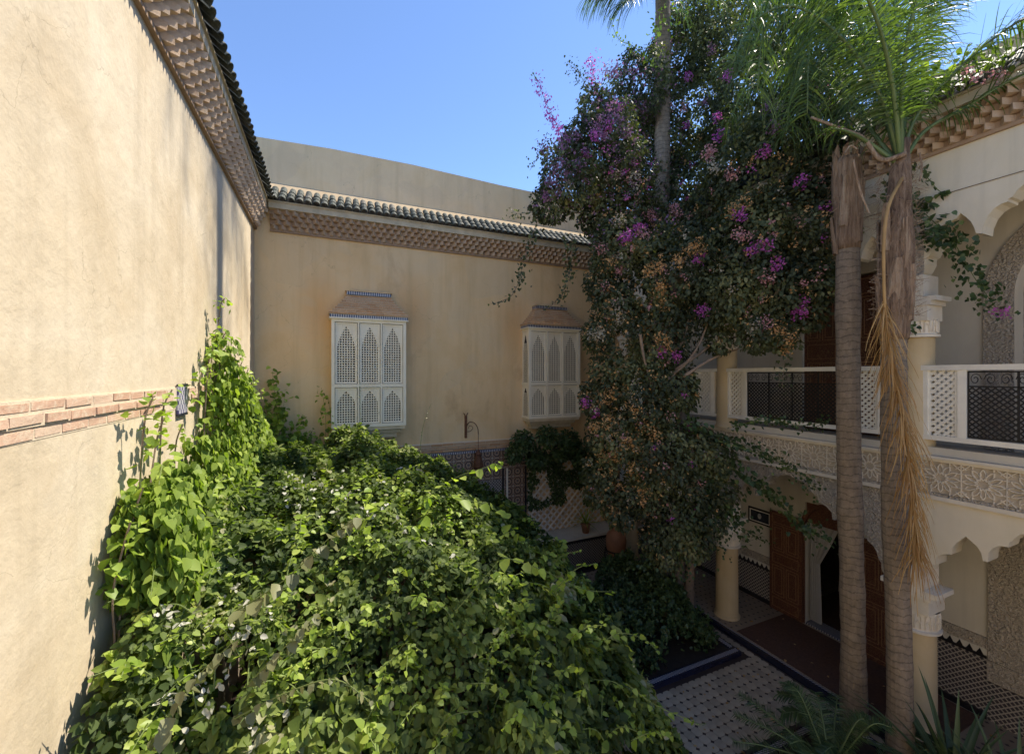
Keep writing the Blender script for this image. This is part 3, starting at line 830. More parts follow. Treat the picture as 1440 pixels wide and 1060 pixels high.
# columns
def column(y, zb, zs, zc, zt, r=.235):
    c = grp('column', gb); cx = XR+.10
    MB().lathe([(r+.035, zb), (r+.04, zb+.03), (r+.01, zb+.06), (r, zb+.09), (r*.96, zs-.04), (r*.96, zs)], 28, (cx, y)).build('shaft', M['ochre'], c, smooth=True)
    b = MB(); b.lathe([(r+.045, zs), (r+.05, zs+.035), (r+.015, zs+.045), (r+.01, zs+.05), (r+.02, zc)], 28, (cx, y)); b.build('capital', M['stucco_line'], c)
    rl = MB()
    for k in range(14):
        a = 2*math.pi*k/14
        for q in range(2):
            ca, sa = math.cos(a), math.sin(a)
            z0 = zs+.07+q*(zc-zs-.1)/2
            rl.tube([(cx+ca*(r+.02)-sa*s*.032, y+sa*(r+.02)+ca*s*.032, z) for s, z in ((-1, z0), (-1, z0+.08), (0, z0+.12), (1, z0+.08), (1, z0))], .010, 4, False)
    rl.build('relief', M['stucco_line'], c)
    b = MB(); b.box(cx-r-.01, cx+r, y-r, y+r, zc, zc+.22); b.build('block', M['stucco_line'], c)
    b = MB(); b.box(cx-r-.03, cx+r, y-r-.04, y+r+.04, zc+.221, zc+.28); b.box(cx-r-.02, cx+r, y-r-.10, y+r+.10, zc+.281, zc+.35)
    b.box(cx-r-.01, cx+r, y-.17, y+.17, zc+.351, zt); b.build('corbel_block', M['stucco_line'], c)
for y in (0.0, 3.3, 6.6, 9.9):
    column(y, .10, 1.69, 2.0, 2.62)
    column(y, 4.34, 6.08, 6.32, 7.0, .215)
for y in (0.0, 3.3, 6.6, 9.9):
    MB().box(XR-.018, XR-.001, y-.13, y+.13, 6.9, 8.1).build('carved_strip', M['carved'], gb)
# gallery floors, ceilings, rear wall with openings
MB().box(XR, 12.5, -14.0, -3.31, -.08, 4.3).build('side_wing', M['whitewash'], gb)  # unseen white wing, kept low so sun reaches the floor behind the camera
gf = MB().box(7.762, 12.5, -3.3, YB-.001, -.08, .10).build('gallery_floor', M['gallery_tiles']); gf['kind'] = 'structure'
MB().box(7.70, 7.761, -3.3, YB-.001, .001, .112).build('step_edge', M['blue_glaze'], gb)
MB().box(7.7615, 7.80, -3.3, YB-.001, .1005, .108).build('step_edge_strip', M['checker'], gb)
XI = 9.5
def wall_with(name, mat, holes, z0, z1, y0=-3.3, y1=YB-.001, x0=XI, x1=XI+.3):
    ys = sorted(set([y0, y1]+[h[0] for h in holes]+[h[1] for h in holes])); b = MB()
    for a, c in zip(ys, ys[1:]):
        hh = [h for h in holes if h[0] <= a and h[1] >= c]
        if hh:
            h = hh[0]
            if h[2] > z0: b.box(x0, x1, a, c, z0, h[2])
            if h[3] < z1: b.box(x0, x1, a, c, h[3], z1)
        else: b.box(x0, x1, a, c, z0, z1)
    return b.build(name, mat, gb)
wall_with('inner_wall', M['inner_wall'], [(4.67, 5.69, .1, 2.75), (.75, 2.55, .1, 3.2)], .1, 3.72)
wall_with('inner_wall', M['inner_wall'], [(4.35, 5.75, 4.34, 7.5), (.72, 2.58, 4.34, 8.0)], 4.341, 9.3)
MB().box(XR+T+.001, XI-.001, -3.3, YB-.002, 3.60, 3.72).build('gallery_ceiling', M['ceiling_wood'], gb)
k = -3.0
while k < 10.4:
    MB().box(XR+T+.001, XI-.001, k, k+.09, 3.50, 3.599).build('ceiling_beam', M['ceiling_wood'], gb); k += .34
MB().box(XR+T+.001, XI-.001, -3.3, YB-.002, 9.0, 9.12).build('gallery_ceiling', M['ceiling_wood'], gb)
MB().box(XR, 12.5, -3.3, YB-.001, 9.301, 9.45).build('roof_slab', M['ledge'], gb)
MB().box(XR+.35, 12.5, -3.3, YB-.001, 9.452, 10.1).build('roof_parapet', M['plaster_parapet'], gb)
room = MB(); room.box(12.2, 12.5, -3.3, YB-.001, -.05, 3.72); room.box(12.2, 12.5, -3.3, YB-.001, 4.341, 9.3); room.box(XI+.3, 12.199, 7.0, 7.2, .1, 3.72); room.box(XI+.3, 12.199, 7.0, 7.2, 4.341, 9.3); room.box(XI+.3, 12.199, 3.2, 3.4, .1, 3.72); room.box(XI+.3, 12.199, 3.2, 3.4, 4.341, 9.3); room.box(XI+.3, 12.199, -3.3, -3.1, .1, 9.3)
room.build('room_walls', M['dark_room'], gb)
# dado of mosaic
def dado(y0, y1, ztop):
    MB().box(XI-.035, XI-.001, y0, y1, .1, ztop).build('dado', M['diaper'], gb)
    MB().box(XI-.05, XI-.001, y0, y1, ztop+.001, ztop+.10).build('dado_border', M['inner_wall'], gb)
    b = MB(); y = y0+.03; h = .085
    while y < y1-.08:
        b.add([(XI-.056, y, ztop-.01), (XI-.056, y+.09, ztop-.01), (XI-.056, y+.045, ztop+h), (XI-.04, y, ztop-.01), (XI-.04, y+.09, ztop-.01), (XI-.04, y+.045, ztop+h)],
              [(0,2,1),(0,3,5,2),(1,2,5,4)]); y += .115
    b.box(XI-.058, XI-.04, y0, y1, ztop-.045, ztop-.011)
    b.build('merlon_border', M['black_glaze'], gb)
    MB().box(XI-.045, XI-.001, y0, y1, ztop+.102, ztop+.27).build('stucco_strip', M['carved'], gb)
    MB().box(XI-.06, XI-.036, y0, y1, .101, .20).build('skirting', M['black_glaze'], gb)
dado(6.46, 10.6, .93); dado(2.95, 3.95, 1.10); dado(-3.0, .45, 1.10)
MB().box(XI-.045, XI-.001, 2.56, 2.94, 1.05, 3.3).build('carved_jamb', M['carved'], gb)
MB().box(XI-.045, XI-.001, .46, .74, 1.05, 3.3).build('carved_jamb', M['carved'], gb)
MB().box(XI-.035, XI-.001, 2.56, 2.949, .1, .70).build('dado', M['diaper'], gb)
MB().box(XI-.05, XI-.001, 2.56, 2.949, .72, 1.04).build('stucco_strip', M['carved'], gb)
# arched upper window with a carved band and a red wooden frame
def arch_ring(parent, name, mat, cy, r0, r1, zs, zb, x0, x1, k_=24):
    b = MB()
    pts0 = [(cy-r0, zb)]+[(cy-r0*math.cos(math.pi*k/k_), zs+r0*1.02*math.sin(math.pi*k/k_)) for k in range(k_+1)]+[(cy+r0, zb)]
    pts1 = [(cy-r1, zb)]+[(cy-r1*math.cos(math.pi*k/k_), zs+r1*1.02*math.sin(math.pi*k/k_)) for k in range(k_+1)]+[(cy+r1, zb)]
    for (a, b_, c, d) in zip(pts0, pts0[1:], pts1, pts1[1:]):
        vs = [(x0,*a),(x0,*b_),(x0,*d),(x0,*c),(x1,*a),(x1,*b_),(x1,*d),(x1,*c)]
        b.add(vs, [(0,1,2,3),(0,4,5,1),(3,2,6,7),(4,7,6,5)])
    return b.build(name, mat, parent)
wd = grp('arched_window', gb, 'arched upper window with a red wooden frame inside a carved plaster band')
arch_ring(wd, 'carved_band', M['carved'], 1.65, 1.02, 1.34, 6.75, 4.35, XI-.05, XI-.001)
arch_ring(wd, 'plain_band', M['inner_wall'], 1.65, .93, 1.019, 6.75, 4.35, XI-.03, XI+.02)
arch_ring(wd, 'wooden_frame', M['door_wood'], 1.65, .82, .929, 6.75, 4.35, XI-.01, XI+.06)
b = MB()
for k in range(-4, 5): b.box(XI+.02, XI+.04, 1.65+k*.18-.012, 1.65+k*.18+.012, 4.35, 6.75+math.sqrt(max(0, .82**2-(k*.18)**2)))
for k in range(10): b.box(XI+.041, XI+.055, .84, 2.46, 4.6+k*.24-.01, 4.6+k*.24+.01)
b.build('window_bars', M['door_wood'], wd)
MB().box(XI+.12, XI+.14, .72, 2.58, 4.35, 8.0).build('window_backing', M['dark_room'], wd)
# upper door
def door_leaf(parent, w, h, name='door_leaf'):
    b = MB(); b.box(0, .045, 0, w, 0, h)
    o = b.build(name, M['door_wood'], parent)
    l = MB(); s = .010
    def rect(y0, y1, z0, z1):
        l.box(-.006, -.0005, y0, y1, z0, z0+s); l.box(-.006, -.0005, y0, y1, z1-s, z1); l.box(-.006, -.0005, y0, y0+s, z0+s, z1-s); l.box(-.006, -.0005, y1-s, y1, z0+s, z1-s)
    for (z0, z1, n) in ((.08, .30, 1), (.36, 1.05, 2), (1.11, 1.34, 1), (1.40, 2.0, 2), (2.04, h-.05, 1)):
        z0 *= h/2.3; z1 = z1*h/2.3 if z1 != h-.05 else z1
        for q in range(n):
            a = .07+q*(w-.10)/n; c = a+(w-.10)/n-.04
            rect(a, c, z0, z1)
            if n == 2: rect(a+.05, c-.05, z0+.06, z1-.06)
    l.build('panel_moulding', M['door_line'], o)
    return o
dl = door_leaf(gb, .72, 2.26); dl.location = (XI-.11, 5.70, .11)
dl = door_leaf(gb, .72, 2.26); dl.location = (XI-.11, 3.94, .11)
for yy in (4.36, 5.06): dl = door_leaf(gb, .69, 3.1); dl.location = (XI+.06, yy, 4.36)
arch_ring(gb, 'door_frame', M['door_wood'], 5.18, .515, .60, 2.2, .1, XI-.03, XI+.05)
MB().box(XI+.05, XI+.3, 4.60, 5.76, 2.30, 2.76).build('transom', M['door_wood'], gb)
# curtain
cu = MB(); nn = 26
rows = [(2.45, .62), (1.9, .40), (1.45, .20), (.8, .22), (.18, .24)]
grid = []
for zz, wd_ in rows:
    grid.append([(XI+.10+.03*math.sin(k*1.3), 5.66-wd_*k/nn, zz+(.0 if zz < 2 else .02*math.sin(k))) for k in range(nn+1)])
for r0, r1 in zip(grid, grid[1:]):
    for k in range(nn): cu.add([r0[k], r0[k+1], r1[k+1], r1[k]], [(0,1,2,3)])
cuo = cu.build('curtain', M['curtain'], None, smooth=True); cuo['label'] = 'pale curtain gathered at the left side of the open ground floor doorway'; cuo['category'] = 'curtain'
MB().box(XI-.02, XI+.30, 4.68, 5.68, .101, .13).build('threshold', M['checker'], gb)
rg = MB().box(7.86, 9.40, 3.0, 6.08, .101, .116).build('rug', M['rug']); rg['label'] = 'long dark brown rug on the gallery floor before the open doors'; rg['category'] = 'rug'
rg2 = MB().box(9.85, 11.6, 4.4, 6.2, .101, .114).build('rug', M['rug']); rg2['label'] = 'dark patterned rug inside the doorway of the lower room'; rg2['category'] = 'rug'
pf = thing('framed_photo', 'black framed photograph hanging on the wall left of the open door leaf', 'picture', (XI, 6.72, 2.10))
MB().box(-.03, -.001, -.30, .30, -.18, .18).build('frame', M['iron'], pf)
MB().box(-.034, -.031, -.26, .26, -.14, .14).build('mount', M['white_paint'], pf)
MB().box(-.037, -.0345, -.23, .23, -.12, .12).build('photo', M['photo_dark'], pf)
MB().add([(-.039, .03*math.cos(a)*1.6, .05*math.sin(a)*1.3+.01) for a in [k*math.pi/6 for k in range(12)]], [tuple(range(12))]).build('bright_area', M['photo_face'], pf)
# balustrade
bl = grp('balustrade', gb)
XB = XR-.02
b = MB(); b.box(XB-.05, XB+.05, -3.3, YB-.01, 5.585, 5.66); b.build('top_rail', M['white_paint'], bl)
b = MB(); b.box(XB-.04, XB+.04, -3.3, YB-.01, 4.57, 4.64); b.build('bottom_rail', M['white_paint'], bl)
MB().box(XB+.0, XB+.20, -3.3, YB-.01, 4.345, 4.46).build('kerb', M['inner_wall'], bl)
def lat(y0, y1):
    f = MB()
    for y in (y0, y1-.028): f.box(XB-.018, XB+.018, y, y+.028, 4.641, 5.584)
    f.build('panel_frame', M['white_paint'], bl)
    g = MB(); ya, yb_ = y0+.028, y1-.028; p = .092
    za, zb_ = 4.641, 5.584
    for d in (1, -1):
        q = -3.0
        while q < 3:
            ts = []
            # z = za + q + d*1.25*(y-ya)
            sl = 1.0*d
            cand = []
            for yy in (ya, yb_):
                z = za+q+sl*(yy-ya)
                if za <= z <= zb_: cand.append((yy, z))
            for z in (za, zb_):
                yy = ya+(z-za-q)/sl
                if ya < yy < yb_: cand.append((yy, z))
            if len(cand) >= 2:
                c0, c1 = cand[0], max(cand, key=lambda c: math.dist(c, cand[0]))
                if math.dist(c0, c1) > .03: g.bar((XB+.007*d, *c0), (XB+.007*d, *c1), .013, .034, (1, 0, 0)) if False else g.bar((XB+.0065*d, *c0), (XB+.0065*d, *c1), .034, .0128, (1, 0, 0))
            q += p
    g.build('lattice', M['white_paint'], bl)
def post(y, w=.10): MB().box(XB-.035, XB+.035, y-w/2, y+w/2, 4.6405, 5.5845).build('post', M['white_paint'], bl)
def grille(y0, y1):
    g = MB(); za, zb_ = 4.66, 5.56; zs = 5.36
    for z in (za, zs, zb_): g.bar((XB, y0, z), (XB, y1, z), .02, .02)
    n = max(2, round((y1-y0)/.42))
    for k in range(n+1): yy = y0+(y1-y0)*k/n; g.bar((XB, yy, za), (XB, yy, zb_), .02, .02)
    # scrolls
    m_ = max(2, round((y1-y0)/.14))
    for k in range(m_):
        cy = y0+(y1-y0)*(k+.5)/m_; s = 1 if k % 2 else -1
        pts = [(XB, cy+s*(.058-.045*t)*math.cos(t*9), (zs+zb_)/2+(.085-.065*t)*math.sin(t*9)) for t in [i/13 for i in range(14)]]
        g.tube(pts, .006, 4, False)
    p = .072
    for d in (1, -1):
        q = -4.0
        while q < 4:
            cand = []
            for yy in (y0, y1):
                z = za+q+d*(yy-y0)
                if za <= z <= zs: cand.append((yy, z))
            for z in (za, zs):
                yy = y0+(z-za-q)/d
                if y0 < yy < y1: cand.append((yy, z))
            if len(cand) >= 2:
                c0 = cand[0]; c1 = max(cand, key=lambda c: math.dist(c, c0))
                if math.dist(c0, c1) > .04: g.bar((XB+.004*d, *c0), (XB+.004*d, *c1), .017, .008, (1, 0, 0))
            q += p
    g.build('iron_grille', M['iron'], bl)
def section(y_lo, y_hi):
    """from column to column: post+lattice at both ends, iron grille in the middle"""
    post(y_lo+.05, .10); lat(y_lo+.11, y_lo+.42); post(y_lo+.48, .11)
    post(y_hi-.05, .08); lat(y_hi-.40, y_hi-.09); post(y_hi-.45, .09)
    grille(y_lo+.54, y_hi-.50)
section(3.62, 6.50); section(.32, 3.20); section(6.80, 9.7); section(-2.95, -.2)
cornice(gb, FR, -.3, YB-.3, 3)
# rail-height planting ledge greenery handled later

# ------------------------------------------------------------------ wall behind the camera (never in view, added far back and low to let in sky light)
sw = thing('courtyard_wall', 'plastered wall closing the near end of the courtyard', 'wall')
MB().box(XL, 12.5, -14.5, -14.0, -.08, 4.5).build('plaster_face', M['plaster_left'], sw)

# ------------------------------------------------------------------ planters
def planter(label, x0, x1, y0, y1):
    t = thing('planter_bed', label, 'planter', (0, 0, 0))
    MB().box(x0+.14, x1-.14, y0+.14, y1-.14, .001, .07).build('soil', M['soil'], t)
    for (a, b_, c, d) in ((x0, x1, y0, y0+.139), (x0, x1, y1-.139, y1), (x0, x0+.139, y0+.14, y1-.14), (x1-.139, x1, y0+.14, y1-.14)):
        MB().box(a, b_, c, d, .001, .09).build('kerb', M['blue_glaze'], t)
        MB().box(a+.03, b_-.03, c+.03, d-.03, .0905, .098).build('mosaic_strip', M['checker'], t)
    return t
P1 = (4.75, 7.38, 5.62, 8.06); P2 = (4.75, 7.42, .6, 4.05)
planter('dark blue edged planter bed holding the bougainvillea, between tiled walks', *P1)
planter('dark blue edged planter bed holding the two bare palm trunks', *P2)
planter('planter bed under the big leafy shrub by the sunlit wall', -1.2, 3.3, 2.2, 9.0)

# floor tiles: clipped-corner tiles with dark dots between them
def octo(s=.146, c=.030, h=.006):
    a = s/2; p = [(-a+c,-a),(a-c,-a),(a,-a+c),(a,a-c),(a-c,a),(-a+c,a),(-a,a-c),(-a,-a+c)]
    q = [(x*.975, y*.975) for x, y in p]
    v = [(x, y, 0) for x, y in p]+[(x, y, h) for x, y in q]
    return v, [tuple(range(8, 16))]+[(i, (i+1) % 8, 8+(i+1) % 8, 8+i) for i in range(8)]
ov, of = octo(); OM = [me('floor_tile', [(x+jit(.001), y+jit(.001), z) for x, y, z in ov], of, M['floor_tile']) for _ in range(3)]
cand = []
def inside(x, y, r, m=.09): return r[0]-m < x < r[1]+m and r[2]-m < y < r[3]+m
for i in range(27):
    for j in range(70):
        x = 3.68+i*.15; y = .2+j*.15
        if x > 7.63 or y > 9.78: continue
        if inside(x, y, P1) or inside(x, y, P2) or inside(x, y, (-2, 3.3, 2, 9)): continue
        d = x*SY+y*CY; u = (x*CY-y*SY)/d; v = -5.52/d
        px, py = 720+580*u, 527-580*v
        vis = 780 < px < 1440 and py < 1075
        cand.append((0 if vis else 1, d, x, y))
cand.sort()
rest = MB()
for k, (vv, d, x, y) in enumerate(cand):
    if k < 300: ob('floor_tile', OM[k % 3], court, loc=(x, y, .0005+abs(jit(.001))))
    else: rest.add([(a+x, b_+y, c+.001) for a, b_, c in ov], of)
o = rest.build('floor_tiles', M['floor_tile'], court); o['kind'] = 'stuff'

# ------------------------------------------------------------------ vegetation
# --- the big shrub
bush = thing('shrub', 'huge rounded leafy green shrub filling the lower left beside the sunlit wall', 'shrub', (1.2, 5.5, 0))
bush.location = (0, 0, 0)
def H(x, y):
    h = 4.0-.135*np.maximum(0, x-.2)**2-.17*np.maximum(0, 5.6-y)**2-.05*np.maximum(0, y-8.2)**2
    h = h-2.2*np.maximum(0, x-3.15)**1.4-1.2*np.maximum(0, 2.9-y)**1.5
    h = h+.10*np.maximum(0, -.5-x)
    return h
def bumps(x, y):
    return np.array([(.40*noise.noise(Vector((a*1.1, b_*1.1, 3)))+.32*noise.noise(Vector((a*2.7, b_*2.7, 9))))+.12*noise.noise(Vector((a*6, b_*6, 5))) for a, b_ in zip(x, y)])
n = 125000
x = rng.uniform(-1.45, 4.6, n); y = rng.uniform(1.6, 10.45, n)
# more leaves where the mound is steep (its right flank)
x2 = rng.uniform(3.1, 4.6, 30000); y2 = rng.uniform(1.8, 9.6, 30000)
y3 = rng.uniform(1.6, 3.2, 12000); x3 = rng.uniform(-1.4, 3.8, 12000)
x = np.concatenate([x, x2, x3]); y = np.concatenate([y, y2, y3])
hb = H(x, y)+bumps(x, y); dep = rng.exponential(.13, len(x)); z = hb-dep
gap = np.array([noise.noise(Vector((a*2.2, b_*2.2, 70))) for a, b_ in zip(x, y)])
keep = (z > .35) & (hb > .5) & ~((gap > .30) & (dep < .22+.5*(gap-.30)))
x, y, z, dep, hb = x[keep], y[keep], z[keep], dep[keep], hb[keep]
P = np.stack([x, y, z], 1)
e = .05
gx = (H(x+e, y)-H(x-e, y))/(2*e); gy = (H(x, y+e)-H(x, y-e))/(2*e)
Nv = unit(np.stack([-gx, -gy, np.ones_like(gx)], 1)+rng.normal(size=(len(x), 3))*.62)
A = np.stack([-gx, -gy, -.35*np.ones_like(gx)], 1)*.8+rng.normal(size=(len(x), 3))*.7
A = A-Nv*np.sum(A*Nv, 1, keepdims=True)*.75
S = rng.uniform(.04, .095, len(x))*(1+.4*(nz(P, .9, 44.) > .12))*np.where(rng.random(len(x)) < .04, 1.4, 1)
cl = nz(P[:, :3], 1.4, 20.)
cl2 = nz(P, 4.0, 31.)
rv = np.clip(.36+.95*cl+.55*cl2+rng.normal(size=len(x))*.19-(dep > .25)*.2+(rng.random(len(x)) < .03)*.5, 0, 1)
# pale dead blossoms here and there near the top left
dist = np.linalg.norm(P-np.array([0, 0, EYE]), axis=1)
order = np.argsort(dist+dep*6)
d_, u_ = P[:, 0]*SY+P[:, 1]*CY, None
px_ = 720+580*(P[:, 0]*CY-P[:, 1]*SY)/np.maximum(d_, .1); py_ = 527-580*(P[:, 2]-EYE)/np.maximum(d_, .1)
cand = [i for i in order if 40 < px_[i] < 1400 and py_[i] < 1050 and dep[i] < .08][:255]
sel = np.zeros(len(P), bool); sel[cand] = True
rest = ~sel
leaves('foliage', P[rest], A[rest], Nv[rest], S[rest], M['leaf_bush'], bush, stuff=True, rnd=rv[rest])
def one_leaf(name, mat, tm, r):
    m = me(name, tm, LEAF_F, mat, True)
    a_ = m.attributes.new('rnd', 'FLOAT', 'POINT'); a_.data.foreach_set('value', [r]*len(tm)); return m
LM = [one_leaf('leaf', M['leaf_bush'], LEAF*np.array([1, 1, 1+.6*k]) if k % 2 else LEAF_HEART, .35+.15*k) for k in range(4)]
for i in cand:
    a = Vector(A[i]).normalized(); nn_ = Vector(Nv[i]); xx = a.cross(nn_).normalized(); zz = xx.cross(a)
    m4 = Matrix((xx, a, zz)).transposed()
    o = ob('leaf', random.choice(LM), bush, loc=tuple(P[i])); o.rotation_euler = m4.to_euler(); s = S[i]*1.08; o.scale = (s, s, s)
# pale blossoms
def at_surface(px, py):
    r = ray(px, py)
    t = 1.2
    while t < 14:
        p = Vector((0, 0, EYE))+r*t
        h = float(H(np.array([p.x]), np.array([p.y]))[0]+bumps([p.x], [p.y])[0])
        if p.z < h+.02: return p, t
        t += .03
    return None, None
wp = []
for (cx, cy, n_, sp) in ((330, 830, 16, 40), (290, 980, 14, 30), (460, 700, 26, 45), (250, 870, 8, 22), (340, 900, 10, 25), (430, 690, 18, 20), (560, 740, 5, 50), (240, 985, 6, 12), (380, 1040, 3, 20)):
    for _ in range(n_):
        q, t = at_surface(cx+random.gauss(0, sp), cy+random.gauss(0, sp*.6))
        if q:
            for _ in range(3): wp.append((q.x+jit(.03), q.y+jit(.03), q.z+.02+jit(.02)))
wp = np.array(wp); leaves('pale_blossoms', wp, rdir(len(wp)), rdir(len(wp))+np.array([0, 0, 1.2]), rng.uniform(.035, .065, len(wp)), M['white_petal'], bush, stuff=True)
# inner branches
b = MB()
for k in range(26):
    a = random.uniform(0, 6.28); r = random.uniform(.6, 2.2)
    ex, ey = 1.2+math.cos(a)*r, 5.5+math.sin(a)*r*1.5
    top = float(H(np.array([ex]), np.array([ey]))[0])-.25
    b.tube(curve_pts([(1.2+jit(.3), 5.5+jit(.5), .02), (1.2+math.cos(a)*r*.4, 5.5+math.sin(a)*r*.6, top*.55), (ex, ey, max(top, .8))], 8), [.05, .045, .04, .035, .03, .025, .018, .01], 6)
b.build('branches', M['vine_wood'], bush)

def strand(parent, ctrl, name, mat, n, size, spread, stemr=.006, tmpl=LEAF_HEART, rlo=0, rhi=1, hang=.5, stem=True, taper=True, dense_leaf=True):
    """a shoot: stem tube and leaves set along it"""
    pts = curve_pts(ctrl, max(6, len(ctrl)*5))
    if stem:
        MB().tube(pts, [stemr*(1-.6*i/len(pts)) for i in range(len(pts))], 5).build('stem', M['stem'] if mat not in (M['leaf_bougain'],) else M['vine_wood'], parent)
    cp = curve_pts(ctrl, n)
    P = np.array([tuple(p) for p in cp])
    tang = unit(np.gradient(P, axis=0))
    side = unit(np.cross(tang, np.array([0, 0, 1.])+rng.normal(size=(n, 3))*.05)) * np.where(np.arange(n) % 2, 1, -1)[:, None]
    A = side*.75+tang*.35+np.array([0, 0, -hang])+rng.normal(size=(n, 3))*.35
    off = rng.normal(size=(n, 3))*spread
    Nv = np.array([0, 0, 1.])+rng.normal(size=(n, 3))*.45+(-P+np.array([0, 0, EYE]))*.06
    t = np.linspace(0, 1, n); S = size*rng.uniform(.75, 1.2, n)*(1-.45*t if taper else 1)
    return leaves(name, P+off, A, Nv, S, mat, parent, tmpl, rnd=rng.uniform(rlo, rhi, n))
# light shoots standing out of the shrub
def surf(px, py, up=.05):
    q, t = at_surface(px, py)
    return (q+Vector((0, 0, up))) if q else at(px, py, 6)
def shoot_px(pts, mat=M['leaf_new'], n=14, size=.10, up=.10, hang=.5, spread=.01, lift=0):
    q, t = at_surface(*pts[0]); t = t or 6
    c = [at(a, b_, t-.12-i*lift) for i, (a, b_) in enumerate(pts)]
    strand(bush, c, 'shoot_leaves', mat, n, size, spread, hang=hang)
shoot_px([(600, 700), (640, 672), (690, 655), (705, 650)], n=14, size=.15)
shoot_px([(640, 700), (690, 712), (720, 745), (742, 765)], n=13, size=.19)
shoot_px([(500, 780), (512, 740), (522, 705), (520, 682)], n=16, size=.15)
shoot_px([(590, 735), (600, 710), (602, 692)], n=9, size=.17)
shoot_px([(640, 860), (670, 825), (700, 790)], n=5, size=.05, spread=.0)
shoot_px([(880, 960), (920, 990), (960, 1008), (990, 1020)], n=11, size=.10, hang=.3)
shoot_px([(850, 900), (875, 890), (905, 898), (925, 915)], n=16, size=.09, hang=.1)
shoot_px([(800, 900), (820, 884), (850, 878)], n=14, size=.09, hang=.1)
shoot_px([(890, 1040), (915, 1030), (945, 1035)], n=14, size=.09, hang=.1)
shoot_px([(700, 780), (760, 800), (820, 828), (868, 832)], n=16, size=.16, hang=.5)
shoot_px([(780, 830), (810, 800), (840, 792)], n=12, size=.10, hang=.2)
shoot_px([(330, 860), (400, 815), (470, 750), (500, 730)], M['leaf_grey'], n=24, size=.14, hang=1.0)
shoot_px([(210, 1050), (270, 960), (330, 900)], M['leaf_grey'], n=22, size=.10, hang=1.0)
shoot_px([(330, 1010), (400, 975), (470, 955), (520, 985)], M['leaf_grey'], n=30, size=.075, hang=.8)
shoot_px([(350, 960), (410, 900), (450, 860)], M['leaf_grey'], n=20, size=.10, hang=.9)
for _ in range(210):
    a, b_ = random.uniform(170, 900), random.uniform(680, 1050)
    q, t = at_surface(a, b_)
    if q and q.x < 3.6:
        ang = random.uniform(0, 6.28)
        Ls = random.uniform(.6, 1.5); c = [q-Vector((0, 0, .05)), q+Vector((math.cos(ang)*.12*Ls, math.sin(ang)*.12*Ls, .11*Ls)), q+Vector((math.cos(ang)*.30*Ls, math.sin(ang)*.30*Ls, .13*Ls+jit(.06)))]
        strand(bush, c, 'shoot_leaves', M['leaf_new'] if random.random() < .5 else M['leaf_vine'], random.choice((9, 12, 16)), random.uniform(.055, .095)+.015*(t > 4), .008, hang=.3)

# --- climbing vine on the sunlit wall
vine = thing('climbing_vine', 'bright green vine climbing the sunlit cream wall around the tile plaque', 'vine', (0, 0, 0))
cols = [(3.75, 4.3), (4.0, 4.8), (4.2, 5.1), (4.35, 5.3), (4.5, 4.95), (4.65, 5.25), (4.85, 5.1), (5.1, 4.85), (5.45, 4.75), (5.8, 4.9), (6.0, 5.5), (6.15, 5.9), (6.35, 5.75), (6.6, 6.2), (6.85, 6.5), (7.05, 6.25), (7.3, 5.85), (7.6, 5.8), (7.9, 5.75), (8.3, 5.5), (8.8, 5.35), (9.4, 5.15), (10.0, 4.95)]
def vtop(yy): return np.interp(yy, [c[0] for c in cols], [c[1] for c in cols])
n = 27000
yy = np.where(rng.random(n) < .3, rng.uniform(3.9, 5.4, n), rng.uniform(3.7, 10.2, n)); base = np.where(yy < 4.6, 2.3+(4.6-yy)*.2, 3.2); f = rng.random(n)**.8
zz = base+(vtop(yy)-base)*f
# clumps hanging from stems: remove leaves by noise so wall shows through
cn = np.array([noise.noise(Vector((a*3.0, b_*1.3, 1))) for a, b_ in zip(yy, zz)])
keep = (cn > -.04+.34*(zz > vtop(yy)-.45)-.10*(yy > 5.9)*(zz < vtop(yy)-.3)+.12*(zz > 4.6)) & ((yy > 3.95) | (rng.random(n) < .35))
yy, zz = yy[keep], zz[keep]; n = len(yy)
thick = np.where(yy > 5.8, .5, .55)*(.35+.65*np.clip((vtop(yy)-zz)/1.0, 0, 1))
xx = XL+.03+rng.random(n)*thick
P = np.stack([xx, yy, zz], 1)
A = np.stack([rng.normal(size=n)*.25+.25, rng.normal(size=n)*.5, -.9+rng.normal(size=n)*.35], 1)
Nv = np.stack([np.ones(n)*1.0, rng.normal(size=n)*.5-.15, .6+rng.normal(size=n)*.4], 1)
leaves('foliage', P, A, Nv, rng.uniform(.065, .13, n), M['leaf_vine'], vine, LEAF_HEART, stuff=True, rnd=np.clip(rng.normal(size=n)*.25+.5, 0, 1))
for (y0, zt) in ((5.1, 5.0), (5.9, 5.6), (6.5, 6.05), (8.1, 5.7), (8.7, 5.6), (9.4, 5.4), (10.0, 5.2), (4.75, 5.35), (4.35, 5.3), (4.15, 4.6), (6.3, 5.85), (6.85, 6.55), (6.95, 6.1), (7.15, 5.9), (7.7, 5.7), (3.95, 4.4), (4.6, 5.1)):
    c = [(XL+.05, y0+jit(.15), 2.4), (XL+.08, y0+jit(.12), 3.4), (XL+.1, y0+jit(.1), (3.4+zt)/2), (XL+.14, y0, zt-.2), (XL+.2, y0+jit(.05), zt+.03)]
    strand(vine, c[2:], 'shoot_leaves', M['leaf_new'], 28, .11, .045, hang=.7)
    MB().tube(curve_pts(c, 16), .007, 5).build('stem', M['vine_wood'], vine)
# dangling side sprigs
for (py0, pz0) in ((3.9, 4.75), (3.75, 4.0), (3.7, 3.3)):
    strand(vine, [(XL+.25, py0+.5, pz0), (XL+.33, py0+.2, pz0+.04), (XL+.38, py0-.02, pz0-.05)], 'shoot_leaves', M['leaf_vine'], 9, .12, .01, hang=1.0)

